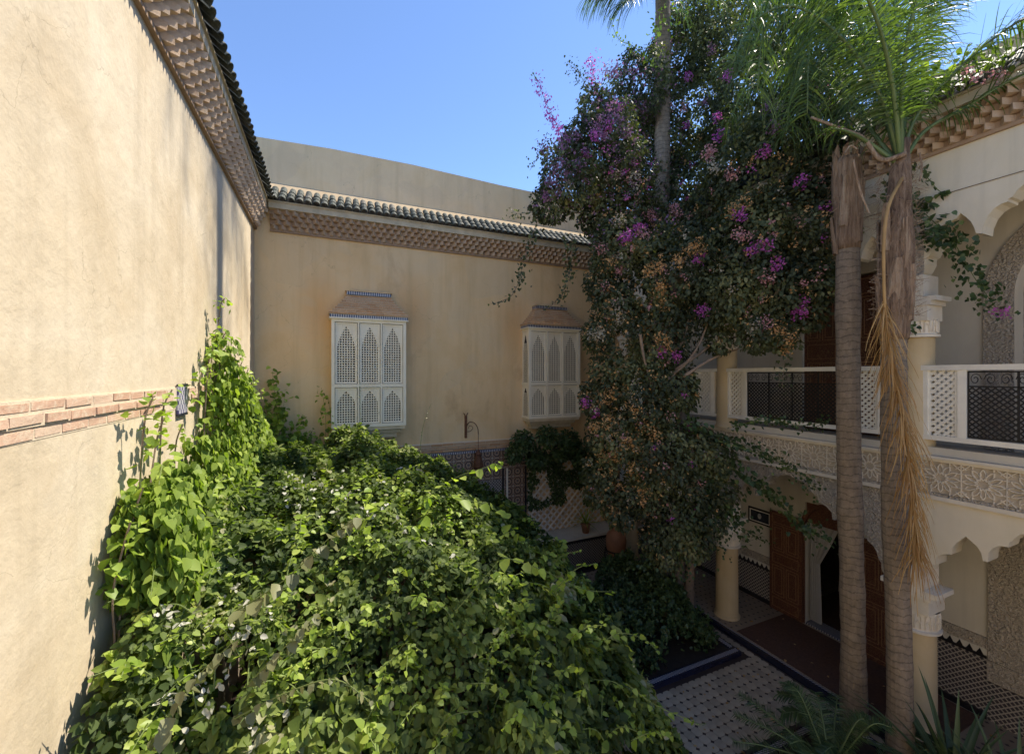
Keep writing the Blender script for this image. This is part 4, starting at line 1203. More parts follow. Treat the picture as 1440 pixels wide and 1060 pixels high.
# --- vine in the far corner
cv = thing('climbing_vine', 'thin green vine rising in the far corner left of the left bay window', 'vine', (0, 0, 0))
for (px0, py0, px1, py1, n_, s_) in ((400, 640, 383, 522, 34, .17), (415, 650, 425, 585, 26, .15), (395, 640, 400, 560, 24, .16), (455, 640, 452, 545, 20, .12), (470, 640, 462, 560, 16, .10), (370, 610, 372, 570, 18, .14), (435, 650, 440, 610, 20, .13), (380, 660, 365, 560, 34, .15), (395, 650, 410, 600, 30, .15), (410, 650, 432, 605, 30, .14), (375, 650, 392, 545, 34, .15)):
    c = [onY(px0, py0+20, YB-.4), onY((px0+px1)/2+jit(5), (py0+py1)/2, YB-.35), onY(px1, py1, YB-.3)]
    strand(cv, c, 'shoot_leaves', M['leaf_vine'], int(n_*2.4), s_*1.15, .09, hang=.8)
dg = thing('dry_weed', 'thin dry flowering stems standing before the left bay window', 'weed', (0, 0, 0))
for (pts, n_) in (([(515, 650), (508, 600), (506, 535)], 18), ([(590, 640), (595, 600), (606, 568)], 16), ([(490, 650), (480, 610), (474, 590)], 12), ([(540, 650), (530, 630), (520, 618)], 8)):
    c = [onY(a, b_, YB-.75) for a, b_ in pts]
    strand(dg, c, 'seed_heads', M['leaf_grey'], n_, .05, .01, tmpl=LEAF, hang=.4)
# leafy filler where the shrub meets the rear wall
n = 9000
fx = rng.uniform(-1.4, 2.3, n); fy = rng.uniform(9.2, 10.5, n)
tz = 3.95+.18*np.sin(fx*2.1)-.05*fx-.45*np.maximum(0, fx-1.2)**2+bumps(fx, fy); fz_ = tz-rng.exponential(.25, n); k = fz_ > .8
P = np.stack([fx, fy, fz_], 1)[k]; n = len(P)
hedge = thing('shrub', 'mixed green foliage banked against the rear wall below the left bay window', 'shrub', (0, 0, 0))
leaves('foliage', P, rdir(n)+np.array([.2, -.5, -.5]), np.array([0, -.5, 1.])+rng.normal(size=(n, 3))*.5, rng.uniform(.06, .13, n), M['leaf_bush'], hedge, stuff=True)

# --- bougainvillea
bg_ = thing('bougainvillea', 'towering bougainvillea with purple, pink and orange bracts covering the gallery corner', 'bougainvillea', (7.15, 7.0, 0))
bg_.location = (0, 0, 0)
blobs_px = [(800,250,8.6,.62),(775,285,9.0,.42),(850,205,8.6,.75),(815,205,8.7,.45),(838,150,8.6,.36),(900,120,10.2,.75),(872,290,9.2,.80),(955,75,11.2,.90),(1015,60,10.4,.95),(975,165,11.2,1.25),(1060,130,9.0,1.0),
 (965,290,10.9,1.1),(1010,300,8.8,.75),(925,330,9.2,.62),(1060,240,7.9,.95),(1120,170,7.7,.75),(1120,90,8.0,.8),(1090,40,8.3,.75),(870,350,8.5,.62),(950,380,8.2,.85),(1045,350,7.6,.85),(1120,300,7.3,.65),(1130,385,7.1,.42),(868,430,8.4,.48),(925,470,8.2,.70),
 (1010,420,7.8,.62),(1075,440,7.4,.45),(858,520,8.3,.42),(905,560,8.1,.66),(950,545,8.0,.45),(865,610,8.2,.55),(925,640,8.0,.66),(975,630,8.1,.42),(895,695,8.1,.40),(950,730,8.0,.45),(975,690,8.0,.40),(845,660,8.25,.34),(935,780,8.0,.30),(1160,230,7.4,.6),(1148,320,7.0,.5),(1150,395,6.9,.36),(1090,400,7.2,.55),(1035,410,7.5,.55),(1098,470,7.1,.30),(1000,640,8.0,.42),(1012,690,7.95,.32),(845,690,8.3,.34),(872,715,8.2,.36),(925,755,8.05,.36),(1065,465,7.3,.36),(1135,440,7.0,.30),(845,400,8.5,.35),(842,470,8.4,.34),(838,560,8.3,.34),(1000,730,7.95,.30),(985,240,11.2,1.1),(870,250,9.5,.75),(845,300,9.2,.5),(1050,215,10.0,1.0),(905,255,11.3,1.0),(1100,210,8.8,.8),(830,235,9.4,.6),(975,760,8.0,.34),(1170,120,7.8,.6),
 (1200,330,7.3,.28),(1010,480,7.75,.25),(990,20,11.3,.9),(925,210,11.4,1.0),(890,180,11.2,.8)]
BL = [(at(a, b_, d), r) for a, b_, d, r in blobs_px]
BC = np.array([tuple(c) for c, r in BL]); BR = np.array([r for c, r in BL])
area = BR**2; cnt = (area/area.sum()*165000).astype(int)
Ps = []; Os = []
for c, r, k in zip(BC, BR, cnt):
    d = rdir(k); rad = r*(1-np.abs(rng.normal(size=k))*.16)
    nzv = np.array([noise.noise(Vector((c[0]+q[0]*1.6*r, c[1]+q[1]*1.6*r, (c[2]+q[2]*1.6*r)))) for q in d*1.6]) if False else np.array([noise.noise(Vector((c[0]*3+q[0]*2.2, c[1]*3+q[1]*2.2, c[2]*3+q[2]*2.2))) for q in d])
    rad = rad*(1+.40*nzv)
    Ps.append(c+d*rad[:, None]*np.array([1, 1, 1.08])); Os.append(d)
P = np.concatenate(Ps); O = np.concatenate(Os)
dm = np.linalg.norm(P[:, None, :]-BC[None], axis=2)/BR[None]
inner = (dm < .62).any(axis=1)
wallhit = (P[:, 0] > XR-.05) & (P[:, 2] < 9.9)
keep = (~inner | (rng.random(len(P)) < .12)) & ~wallhit & (P[:, 2] > .8) & (P[:, 1] < YB-.1)
P, O = P[keep], O[keep]; n = len(P)
A = O*.5+np.array([0, 0, -.8])+rng.normal(size=(n, 3))*.55
Nv = O+np.array([0, 0, .7])+rng.normal(size=(n, 3))*.6
cl = nz(P, 1.3, 5.)
leaves('foliage', P, A, Nv, rng.uniform(.055, .10, n), M['leaf_bougain'], bg_, LEAF, LEAF_F, stuff=True, rnd=np.clip(.45+cl*.9+rng.normal(size=n)*.2, 0, 1))
tan_ = (rng.random(n) < .5) & (P[:, 2] < 9.0); pxx = 720+580*(P[:, 0]*CY-P[:, 1]*SY)/(P[:, 0]*SY+P[:, 1]*CY)
ti = np.where((pxx < 930) & (P[:, 2] < 7.6) & (rng.random(n) < .10) | (P[:, 2] < 9) & (rng.random(n) < .02))[0]
leaves('faded_bracts', P[ti]+O[ti]*.03, rdir(len(ti)), rdir(len(ti))+O[ti], rng.uniform(.05, .08, len(ti)), M['orange'], bg_, LEAF_S, LEAF_SF, stuff=True)
ti = np.where((P[:, 2] > 8.2) & (pxx < 960) & (rng.random(n) < .11))[0]
leaves('faded_bracts', P[ti]+O[ti]*.03, rdir(len(ti)), rdir(len(ti))+O[ti], rng.uniform(.05, .085, len(ti)), M['purple'], bg_, LEAF_S, LEAF_SF, stuff=True)
def front(px, py):
    r = ray(px, py); o = Vector((0, 0, EYE)); best = None
    for c, rad in BL:
        oc = o-c; a = r.dot(r); b_ = oc.dot(r); cc = oc.dot(oc)-rad*rad; D = b_*b_-a*cc
        if D > 0:
            t = (-b_-math.sqrt(D))/a
            if best is None or t < best: best = t
    return o+r*(best+.02) if best else None
def cluster(px, py, mat, r=.09, n=26, d=None, parent=None):
    c = front(px, py) if d is None else at(px, py, d)
    if c is None: return
    q = rdir(n)*r*rng.random((n, 1))**.5*np.array([1, 1, 1.1])+np.array(tuple(c))
    leaves('flower_cluster', q, rdir(n)+np.array([0, 0, -.2]), rdir(n), rng.uniform(.034, .058, n), mat, parent or bg_, LEAF_S, LEAF_SF)
FLW = {'magenta': [(884,331),(897,320),(876,336),(1075,213),(1128,255),(1174,292),(1092,372),(1130,425),(1125,438),(985,363),(988,437),(930,494),(838,580),(824,566),(980,598),(972,601),(1113,551),(968,108),(1023,107),(965,177),(1012,190),(1040,302),(950,502),(880,142),(872,148),(857,178),(838,190),(1060,350),(1170,182),(1008,165),(1078,345),(1118,440)],
 'purple': [(858,165),(835,180),(815,232),(860,150),(790,230),(905,150),(825,215),(800,245),(780,240),(845,170),(870,165),(850,190),(900,65),(1080,150),(1000,70),(810,190),(795,205),(775,255),(770,275),(905,165),(880,185),(1090,178),(1160,185),(990,145)],
 'orange': [(970,352),(955,366),(980,343),(985,352),(912,381),(925,374),(928,402),(930,412),(935,428),(858,370),(1096,466),(1110,472),(1104,490),(1100,510),(930,477),(936,486),(850,562),(862,550),(880,622),(892,626),(836,602),(856,592),(1046,286),(905,690),(1030,298),(1098,525),(870,640),(890,660),(905,600),(850,640),(920,610),(895,575)],
 'pink': [(913,300),(920,308),(945,293),(950,300),(850,405),(870,380),(1040,330),(995,218),(1000,210),(1160,120),(1030,245),(940,152),(962,150),(905,330),(845,350),(1078,390),(1075,455)],
 'cream': [(865,245),(858,252),(892,250),(872,450),(862,458),(800,262),(1005,235),(845,470),(1095,150),(1160,145),(870,310),(835,470),(880,475),(1060,460)]}
for k, L in FLW.items():
    for (a, b_) in L: cluster(a, b_, M[k], r=.12 if k == 'magenta' else .14, n=85)
for _ in range(46):
    cluster(random.uniform(822, 900), random.uniform(560, 720), M[random.choice(('orange', 'orange', 'cream', 'orange', 'pink'))], .05, 9)
for _ in range(40):
    a, b_ = random.uniform(750, 900), random.uniform(140, 290); cluster(a, b_, M[random.choice(('purple', 'purple', 'magenta', 'purple'))], .10, 22)
for _ in range(110):
    cluster(random.uniform(840, 1160), random.uniform(190, 490), M[random.choice(('pink', 'pink', 'cream', 'orange', 'magenta', 'orange'))], random.uniform(.05, .10), 16)
for _ in range(40):
    cluster(random.uniform(830, 1000), random.uniform(500, 740), M[random.choice(('pink', 'cream', 'orange', 'orange', 'magenta'))], random.uniform(.05, .09), 14)
# hanging and reaching sprays
def spray(pts, d, n, size=.09, spread=.05, mat='leaf_bougain', name='spray_leaves', tm=LEAF_HEART, hang=.6):
    c = [at(a, b_, d if not isinstance(d, (list, tuple)) else d[i]) for i, (a, b_) in enumerate(pts)]
    strand(bg_, c, name, M[mat], n, size, spread, .008, tm, hang=hang)
spray([(760, 300), (745, 340), (735, 375), (728, 400)], 9.0, 110, .10, .09)
spray([(735, 385), (720, 415), (703, 424), (690, 427)], 9.0, 34, .09, .03)
spray([(805, 330), (803, 370), (795, 400), (788, 425)], 8.9, 120, .10, .08)
spray([(790, 415), (775, 430), (765, 435)], 8.9, 16, .08, .04)
spray([(820, 300), (770, 298), (735, 300), (718, 303)], 9.0, 110, .09, .08)
spray([(800, 215), (785, 180), (770, 150), (753, 108)], 8.7, 330, .085, .07, 'magenta', 'flower_spray', LEAF)
spray([(756, 115), (751, 106), (750, 102)], 8.7, 12, .06, .02, 'leaf_vine')
spray([(860, 170), (830, 130), (815, 105), (800, 90)], 8.7, 200, .08, .08)
spray([(845, 160), (838, 120), (832, 95), (833, 84)], 8.6, 200, .08, .08, 'magenta', 'flower_spray', LEAF)
spray([(900, 110), (870, 95), (862, 100), (845, 100)], 8.7, 170, .08, .08, 'purple', 'flower_spray', LEAF)
spray([(920, 90), (890, 65), (870, 55), (855, 20)], 8.8, 90, .07, .06, 'leaf_vine')
spray([(790, 250), (770, 200), (760, 215), (745, 240)], 8.8, 70, .08, .07)
spray([(790, 215), (765, 212), (762, 200)], 8.8, 140, .08, .10, 'purple', 'flower_spray', LEAF)
spray([(1108, 420), (1112, 460), (1105, 500), (1100, 545)], 7.0, 120, .09, .07)
spray([(1130, 380), (1128, 420), (1125, 450)], 6.9, 80, .09, .08)
spray([(960, 590), (1000, 612), (1050, 628), (1100, 650), (1150, 690)], [7.9, 7.9, 7.6, 7.3, 7.0], 320, .10, .09, 'leaf_dark')
spray([(1000, 640), (1050, 670), (1090, 700), (1130, 740), (1165, 762)], [7.9, 7.6, 7.4, 7.2, 7.0], 260, .12, .10, 'leaf_dark')
spray([(1010, 620), (1050, 632), (1085, 645), (1108, 655)], [7.6, 7.4, 7.2, 7.1], 50, .08, .03, 'leaf_dark')
spray([(1030, 600), (1080, 590), (1130, 598), (1170, 590)], [7.6, 7.25, 6.9, 6.75], 130, .09, .05, 'leaf_dark')
spray([(990, 680), (1020, 710), (1040, 740), (1075, 755)], 7.9, 240, .11, .12, 'leaf_dark')
spray([(985, 700), (1000, 740), (1010, 780)], 7.95, 140, .10, .12, 'leaf_dark')
spray([(960, 700), (965, 760), (955, 810)], 7.9, 260, .10, .16, 'leaf_dark')
spray([(930, 740), (915, 780), (900, 800)], 8.0, 120, .10, .10, 'leaf_dark')
spray([(1270, 235), (1290, 235), (1320, 268), (1334, 270)], [6.2, 6.1, 5.95, 5.9], 34, .11, .04, 'leaf_dark')
spray([(1255, 260), (1300, 300), (1340, 340), (1370, 390), (1400, 432)], [6.3, 6.1, 5.85, 5.7, 5.5], 330, .11, .10, 'leaf_dark')
spray([(1265, 270), (1300, 325), (1330, 335)], [6.3, 6.05, 5.9], 120, .11, .10, 'leaf_dark')
spray([(1262, 430), (1275, 455), (1285, 465)], 6.1, 40, .10, .05, 'leaf_dark')
for (a, b_, d) in ((1405, 437, 5.45), (1412, 440, 5.45), (1268, 470, 6.05), (1360, 100, 5.2), (1372, 108, 5.2), (1395, 108, 5.2), (1408, 108, 5.2)): cluster(a, b_, M['magenta'] if b_ > 300 else M['pink'], .09, 26, d)
spray([(1290, 130), (1340, 95), (1390, 80), (1420, 75)], [5.9, 5.6, 5.3, 5.2], 150, .11, .12, 'leaf_vine')
spray([(1230, 170), (1270, 130), (1320, 110), (1350, 120)], [6.6, 6.2, 5.8, 5.6], 160, .11, .14, 'leaf_vine')
spray([(920, 40), (960, 10), (1000, -30)], 9.0, 120, .09, .15, 'leaf_vine')
# trunks and branches
for pts, rr in (([(7.15,7.05,.02),(7.05,7.0,.9),(7.2,6.95,1.9),(6.9,6.7,3.2),(6.7,6.5,5.4),(6.6,6.6,7.5)], .13), ([(6.95,7.15,.02),(6.9,7.1,.8),(6.75,7.1,1.7),(6.8,7.2,3.4),(6.3,7.3,5.8),(5.6,7.2,8.0)], .07), ([(7.35,6.9,.02),(7.4,6.9,1.2),(7.5,6.8,2.6)], .10)):
    cp = curve_pts(pts, 24); MB().tube([p+Vector((jit(.015), jit(.015), 0)) for p in cp], [rr*(1.25-.7*i/24) for i in range(24)], 9).build('trunk', M['vine_wood'], bg_, smooth=True)
for pts in ([(950, 520), (980, 500), (1010, 480), (1060, 470)], [(930, 540), (965, 510), (985, 480), (1000, 440)], [(960, 530), (1000, 505), (1040, 490)], [(940, 500), (960, 480), (968, 450)], [(900, 470), (905, 500), (915, 540)]):
    cp = curve_pts([at(a, b_, 7.75) for a, b_ in pts], 12); MB().tube(cp, [.035*(1-.06*i) for i in range(12)], 7).build('branch', M['vine_wood'], bg_, smooth=True)

# --- dark shrub growing over the trellis
ds = thing('shrub', 'dark leafy shrub covering the top of the white trellis beneath the right bay window', 'shrub', (0, 0, 0))
bl2 = [(735,622,11.0,.30),(722,640,11.0,.20),(770,614,11.1,.28),(800,618,11.3,.28),(755,645,11.2,.30),(790,634,11.3,.26),(820,640,11.4,.34),(835,660,11.3,.4)]
Ps = []; Os = []
for a, b_, d, r in bl2:
    c = np.array(tuple(at(a, b_, d))); c[1] = min(c[1], YB-.28); k = int(7500*r*r); q = rdir(k)
    Ps.append(c+q*(r*(1.08-np.abs(rng.normal(size=k))*.38))[:, None]*np.array([1, .7, 1])); Os.append(q)
P = np.concatenate(Ps); O = np.concatenate(Os); kp = (P[:, 1] < YB-.03); P, O = P[kp], O[kp]; n = len(P)
leaves('foliage', P, O+np.array([0, 0, -.6])+rng.normal(size=(n, 3))*.4, O+np.array([0, 0, .5])+rng.normal(size=(n, 3))*.5, rng.uniform(.06, .12, n), M['leaf_dark'], ds, stuff=True)
n = 9000
fx = rng.uniform(5.12, 7.9, n); fz_ = rng.uniform(1.25, 3.3, n)
k = np.array([noise.noise(Vector((a*1.9, 2, b_*1.9))) for a, b_ in zip(fx, fz_)]) > .24-(fz_-1.85)*.55
P = np.stack([fx, rng.uniform(YB-.22, YB-.02, n), fz_], 1)[k]; n = len(P)
leaves('creeper', P, rdir(n)+np.array([0, -.3, -.8]), np.array([0, -1., .4])+rng.normal(size=(n, 3))*.5, rng.uniform(.06, .11, n), M['leaf_dark'], ds, stuff=True)
MB().tube(curve_pts([(5.25, YB-.06, .98), (5.3, YB-.06, 1.6), (5.5, YB-.07, 2.4), (5.8, YB-.1, 3.2)], 10), .012, 6).build('stem', M['vine_wood'], ds)

# --- low dark planting under the bougainvillea
lp = thing('shrub', 'low dark glossy shrub in the shaded planter at the foot of the bougainvillea', 'shrub', (0, 0, 0))
n = 15000
x = rng.uniform(4.95, 7.2, n); y = rng.uniform(5.8, 7.9, n)
h = .75+.55*np.exp(-((x-6.2)**2/.9+(y-6.8)**2/.9))+bumps(x, y)*1.3-.5*(x > 6.95)-.3*(y < 6.0)
z = h-rng.exponential(.12, n); k = z > .1
P = np.stack([x, y, z], 1)[k]; n = len(P)
leaves('foliage', P, rdir(n)+np.array([0, 0, .2]), np.array([0, 0, 1.])+rng.normal(size=(n, 3))*.5, rng.uniform(.05, .11, n), M['leaf_dark'], lp, stuff=True)

# --- litter on the paving
n = 260
P = np.stack([rng.uniform(3.6, 9.2, n), rng.uniform(1.5, 9.6, n), np.full(n, .018)], 1); P[:, 2] = np.where(P[:, 0] > 7.76, .122, .012)
o = leaves('fallen_leaves', P, rdir(n)*np.array([1, 1, .1]), np.array([0, 0, 1.])+rng.normal(size=(n, 3))*.15, rng.uniform(.04, .08, n), M['frond_dry'], None, LEAF, LEAF_F, stuff=True)
o['label'] = 'fallen dry leaves and petals scattered over the shaded tiled floor'; o['category'] = 'fallen leaves'
# --- palms
def frond(parent, ctrl, L, n=110, width=.02, mat=None, rmat=None, droop=1.0, plum=.5, r0=.028, nm='frond', start=.14, fall=1.0):
    """ctrl: rachis; leaflets strips that arch and hang"""
    mat = mat or M['frond']; rmat = rmat or M['rachis']
    cp = curve_pts(ctrl, 30)
    f = grp('frond', parent) if False else None
    ro = MB().tube(cp, [r0*(1-.85*i/30)+.003 for i in range(30)], 6).build(nm, rmat, parent, smooth=True)
    pts = curve_pts(ctrl, n)
    vs = []; fs = []; rv = []
    for i in range(int(n*start), n):
        p = pts[i]; t = i/n
        d = (pts[min(i+1, n-1)]-pts[max(i-1, 0)]).normalized()
        side = d.cross(Vector((0, 0, 1)))
        if side.length < .15: side = Vector((1, 0, 0))
        side.normalize(); up = side.cross(d).normalized()
        for s in (-1, 1):
            for rep in range(1):
                el = random.gauss(0, plum)
                out = (side*s*math.cos(el)+up*math.sin(el)+d*.45).normalized()
                ll = L*(.35+.65*math.sin(math.pi*min(1, (t-start*.5)/(1.12))**.8))*random.uniform(.8, 1.1)
                w = width*random.uniform(.8, 1.15)
                q = Vector(p); dirv = out.copy(); segs = 5; base = len(vs); rr = random.random()
                wv = d.cross(out)
                wv = (d*.8+wv*jit(.6)).normalized()
                for k in range(segs+1):
                    ww = w*(1-(k/segs)**2*.9)*(.6 if k == 0 else 1)
                    vs.append(tuple(q-wv*ww/2)); vs.append(tuple(q+wv*ww/2)); rv += [rr, rr]
                    q = q+dirv*ll/segs
                    dirv = (dirv+Vector((jit(.05), jit(.05), -.42*droop*(k+.6)/segs*fall-.10*droop))).normalized()
                for k in range(segs):
                    a = base+2*k; fs.append((a, a+1, a+3, a+2))
    m = me('leaflets', vs, fs, mat, True)
    a_ = m.attributes.new('rnd', 'FLOAT', 'POINT'); a_.data.foreach_set('value', rv)
    o = ob('leaflets', m, ro); return ro
def ringed_trunk(parent, path, r, z0, z1, n=90, name='trunk'):
    cp = curve_pts(path, n); rad = []
    for i, p in enumerate(cp):
        k = (p.z*7.3+.3*noise.noise(Vector((0, 0, p.z*3)))) % 1
        rad.append(r*(1+.05*(k > .82)+.10*noise.noise(Vector((p.z*1.3, r*50, 0)))+.03*noise.noise(Vector((p.z*6, 1, 0))))*(1.18-.18*min(1, i/(n*.15))))
    return MB().tube(cp, rad, 18).build(name, M['palm_trunk'], parent, smooth=False)
def boots(parent, cx, cy, z0, z1, r, n=9, up=True):
    """old leaf bases wrapped round the trunk"""
    for k in range(n):
        a = k*2.4+jit(.3); z = z0+(z1-z0)*(k/n); h = random.uniform(.5, 1.0)
        b = MB(); w = random.uniform(.10, .17); rows = 7; base = []
        for i in range(rows):
            t = i/(rows-1); ww = w*(1-.65*t)*(1+jit(.12)); rr = r*1.0+.008+.03*t*t+.012*math.sin(t*3); zz = z+t*h
            for s in (-1, -.4, .4, 1):
                aa = a+s*ww/r*.75+.25*t*math.sin(k*5)
                rr2 = rr+(.022 if abs(s) < .5 else -.012)+jit(.004)
                b.v.append((cx+math.cos(aa)*rr2, cy+math.sin(aa)*rr2, zz-.05*abs(s)*(1-t)))
        for i in range(rows-1):
            for j in range(3): q = i*4+j; b.f.append((q, q+1, q+5, q+4))
        b.build('leaf_base', M['palm_boot'], parent)
def fibres(parent, cx, cy, z0, z1, r, n=260):
    b = MB()
    for _ in range(n):
        a = random.uniform(0, 6.28); z = random.uniform(z0, z1); rr = r*1.02
        p = Vector((cx+math.cos(a)*rr, cy+math.sin(a)*rr, z)); d = Vector((math.cos(a+jit(.8))*.5, math.sin(a+jit(.8))*.5, jit(1)-.3)).normalized(); L = random.uniform(.05, .16)
        q = p+d*L; q2 = q+Vector((0, 0, -L*.5)); w = Vector((0, 0, .004)) if abs(d.z) < .6 else Vector((.004, 0, 0))
        b.add([p-w, p+w, q+w*.6, q-w*.6, q2], [(0,1,2,3),(3,2,4)])
    b.build('fibres', M['palm_boot'], parent)
# palm with the dead stub (left of the pair)
p1 = thing('palm_tree', 'ringed palm trunk ending in a dead brown stub, left one of the front pair', 'palm tree', (7.30, 3.72, 0), group='bare palm trunks before the gallery')
p1.location = (0, 0, 0)
path = [(7.40, 3.72, -.02), (7.36, 3.72, 2), (7.32, 3.75, 4.5), (7.32, 3.76, 7.0), (7.32, 3.76, 8.6)]
ringed_trunk(p1, path, .155, 0, 8.6)
b = MB(); cp = curve_pts([(7.32, 3.76, 7.45), (7.32, 3.76, 7.9), (7.31, 3.77, 8.5), (7.30, 3.77, 8.85)], 16)
b.tube(cp, [.155+.035*math.sin(i/15*2.6)+jit(.008) for i in range(16)], 14); b.build('crown_sheath', M['palm_bark'], p1, smooth=True)
boots(p1, 7.31, 3.76, 7.3, 8.2, .155, 7); fibres(p1, 7.31, 3.76, 7.6, 8.9, .19, 260)
b = MB()
for k in range(9):
    a = k*.7; r = .14
    c = Vector((7.31+math.cos(a)*r, 3.76+math.sin(a)*r, 8.7)); tx = Vector((-math.sin(a), math.cos(a), 0))*.06; up = random.uniform(.15, .42)
    b.add([c-tx, c+tx, c+tx*.5+Vector((math.cos(a)*.04, math.sin(a)*.04, up)), c-tx*.5+Vector((math.cos(a)*.05, math.sin(a)*.05, up*.8)), c+Vector((math.cos(a)*-.04, math.sin(a)*-.04, 0))], [(0,1,2,3),(0,3,4),(1,4,2)])
b.build('torn_stub', M['palm_boot'], p1)
for (dx, dy, hh, lean) in ((-.09, .05, .46, -.05), (.10, -.04, .40, .06), (.02, .08, .30, .02)):
    cp = curve_pts([(7.31+dx, 3.76+dy, 8.3), (7.31+dx*1.3, 3.76+dy*1.3, 8.3+hh*.6), (7.31+dx*1.5+lean, 3.76+dy*1.5, 8.45+hh)], 9)
    MB().tube(cp, [.085, .088, .082, .078, .072, .066, .055, .04, .012], 7).build('petiole_stub', M['palm_boot'], p1)
# palm with the living crown (right one)
p2 = thing('palm_tree', 'palm tree with green feathery crown and hanging dry frond, right of the front pair', 'palm tree', (0, 0, 0), group='bare palm trunks before the gallery')
path = [(7.10, 3.02, -.02), (7.05, 3.02, 2), (7.0, 3.05, 4.0), (7.0, 3.05, 5.6), (7.0, 3.05, 6.6)]
ringed_trunk(p2, path, .138, 0, 8.3)
b = MB(); cp = curve_pts([(7.0, 3.05, 6.0), (7.01, 3.04, 6.5), (7.03, 3.03, 7.2), (7.06, 3.02, 8.0), (7.10, 3.0, 8.7)], 22)
b.tube(cp, [.150+.035*math.sin(min(1, i/14)*2.4)-.095*max(0, i-11)/10+jit(.008) for i in range(22)], 14); b.build('crown_sheath', M['palm_bark'], p2, smooth=True)
boots(p2, 7.01, 3.04, 6.0, 7.35, .150, 10); fibres(p2, 7.03, 3.03, 6.3, 8.4, .18, 900)
C2 = Vector((7.08, 3.01, 8.35))
def fr_px(cx_, pts, L=.62, n=130, **k):
    c = [C2+Vector((0, 0, 0))]+[at(a, b_, d) for a, b_, d in pts]
    frond(p2, c, L, n, **k)
fr_px(0, [(1243,150,5.75),(1222,75,5.8),(1196,0,5.9),(1150,-80,6.0),(1080,-100,6.0)], L=.75, n=150, droop=1.1, plum=.6, r0=.04)
fr_px(0, [(1262,150,5.9),(1235,60,6.3),(1180,-20,6.8),(1110,-40,7.2),(1050,10,7.4)], L=.75, n=150, droop=1.2, plum=.6)
fr_px(0, [(1240,140,5.4),(1190,60,5.3),(1120,10,5.3),(1060,30,5.3),(1030,90,5.3)], L=.6, n=140, droop=1.2, plum=.6)
fr_px(0, [(1262,130,5.6),(1260,40,5.7),(1250,-60,5.8),(1230,-140,5.8)], L=.75, n=140, droop=.8, plum=.7)
fr_px(0, [(1275,140,5.9),(1290,60,6.2),(1320,0,6.6),(1370,-20,6.9)], L=.7, n=130, droop=1.1, plum=.6)
fr_px(0, [(1285,170,5.5),(1330,115,5.3),(1390,60,5.1),(1460,20,4.9),(1540,30,4.8)], L=.55, n=110, droop=1.2, plum=.3)
fr_px(0, [(1300,185,5.6),(1360,150,5.4),(1440,105,5.1),(1520,100,4.9)], L=.45, n=80, droop=1.3, plum=.3, start=.35)
fr_px(0, [(1230,190,5.8),(1180,120,6.1),(1120,90,6.5),(1060,110,6.8),(1020,180,7.0)], L=.62, n=130, droop=1.3, plum=.5)
fr_px(0, [(1255,120,5.2),(1230,20,4.8),(1180,-60,4.4),(1100,-100,4.1)], L=.7, n=140, droop=1.1, plum=.6)
fr_px(0, [(1240,130,6.1),(1205,50,6.8),(1150,30,7.4),(1110,80,7.8)], L=.65, n=130, droop=1.3, plum=.6)
fr_px(0, [(1270,110,5.3),(1290,0,5.0),(1340,-70,4.8),(1420,-80,4.6)], L=.65, n=120, droop=1.0, plum=.6)
fr_px(0, [(1220,200,5.6),(1190,185,5.4),(1165,180,5.3)], L=.2, n=30, droop=1.0, plum=.3, r0=.032, start=.75)
for q in ([(1230,60,6.0),(1190,-20,6.2),(1150,0,6.3),(1120,90,6.4),(1105,190,6.4)], [(1250,40,5.7),(1220,-50,5.9),(1170,-40,6.0),(1140,60,6.0),(1135,160,6.0)],
          [(1240,80,6.2),(1215,10,6.6),(1180,10,6.8),(1165,90,6.9),(1160,190,6.9)], [(1240,20,5.5),(1180,-70,5.6),(1110,-50,5.7),(1075,30,5.8),(1065,130,5.8)],
          [(1262,60,6.1),(1262,-20,6.4),(1280,0,6.7),(1290,60,6.8),(1300,120,6.8)], [(1245,100,5.9),(1222,50,6.3),(1205,60,6.5),(1195,120,6.6),(1190,190,6.6)]):
    fr_px(0, q, L=1.0, n=105, droop=2.5, plum=.35, width=.032, start=.3)
# dry hanging frond
dry = [C2+Vector((0, -.05, -.1)), at(1247, 300, 5.3), at(1243, 400, 5.25), at(1252, 500, 5.25), at(1272, 600, 5.2), at(1284, 700, 5.2), at(1288, 780, 5.2)]
def dryfrond():
    cp = curve_pts(dry, 40); ro = MB().tube(cp, [.019*(1-.8*i/40)+.004 for i in range(40)], 6).build('dry_frond', M['rachis_dry'], p2, smooth=True)
    ro['label'] = 'dry yellow frond hanging down along the trunk'
    pts = curve_pts(dry, 170); vs = []; fs = []; rv = []
    for i in range(62, 170):
        p = pts[i]; d = (pts[min(i+1, 169)]-pts[i-1]).normalized()
        for rep in range(5):
            a = random.uniform(0, 6.28); out = Vector((math.cos(a), math.sin(a), -.2)); q = Vector(p); dv = (d*1.0+out*random.uniform(.2, .8)).normalized()
            ll = random.uniform(.35, .75); w = .015; base = len(vs); rr = random.random()
            wv = Vector((CY, -SY, 0))*.8+Vector((jit(.5), jit(.5), 0))
            for k in range(6):
                vs += [tuple(q-wv*w/2*(1-.14*k)), tuple(q+wv*w/2*(1-.14*k))]; rv += [rr, rr]; q = q+dv*ll/5; dv = (dv+Vector((jit(.10), jit(.10), -.25))).normalized()
            for k in range(5): s = base+2*k; fs.append((s, s+1, s+3, s+2))
    m = me('dry_leaflets', vs, fs, M['frond_dry'], True); a_ = m.attributes.new('rnd', 'FLOAT', 'POINT'); a_.data.foreach_set('value', rv); ob('dry_leaflets', m, ro)
dryfrond()
cd_ = curve_pts([C2+Vector((-.1, -.1, .1)), at(1238, 225, 5.6), at(1215, 195, 5.6), at(1180, 180, 5.7), at(1140, 165, 5.8)], 14)
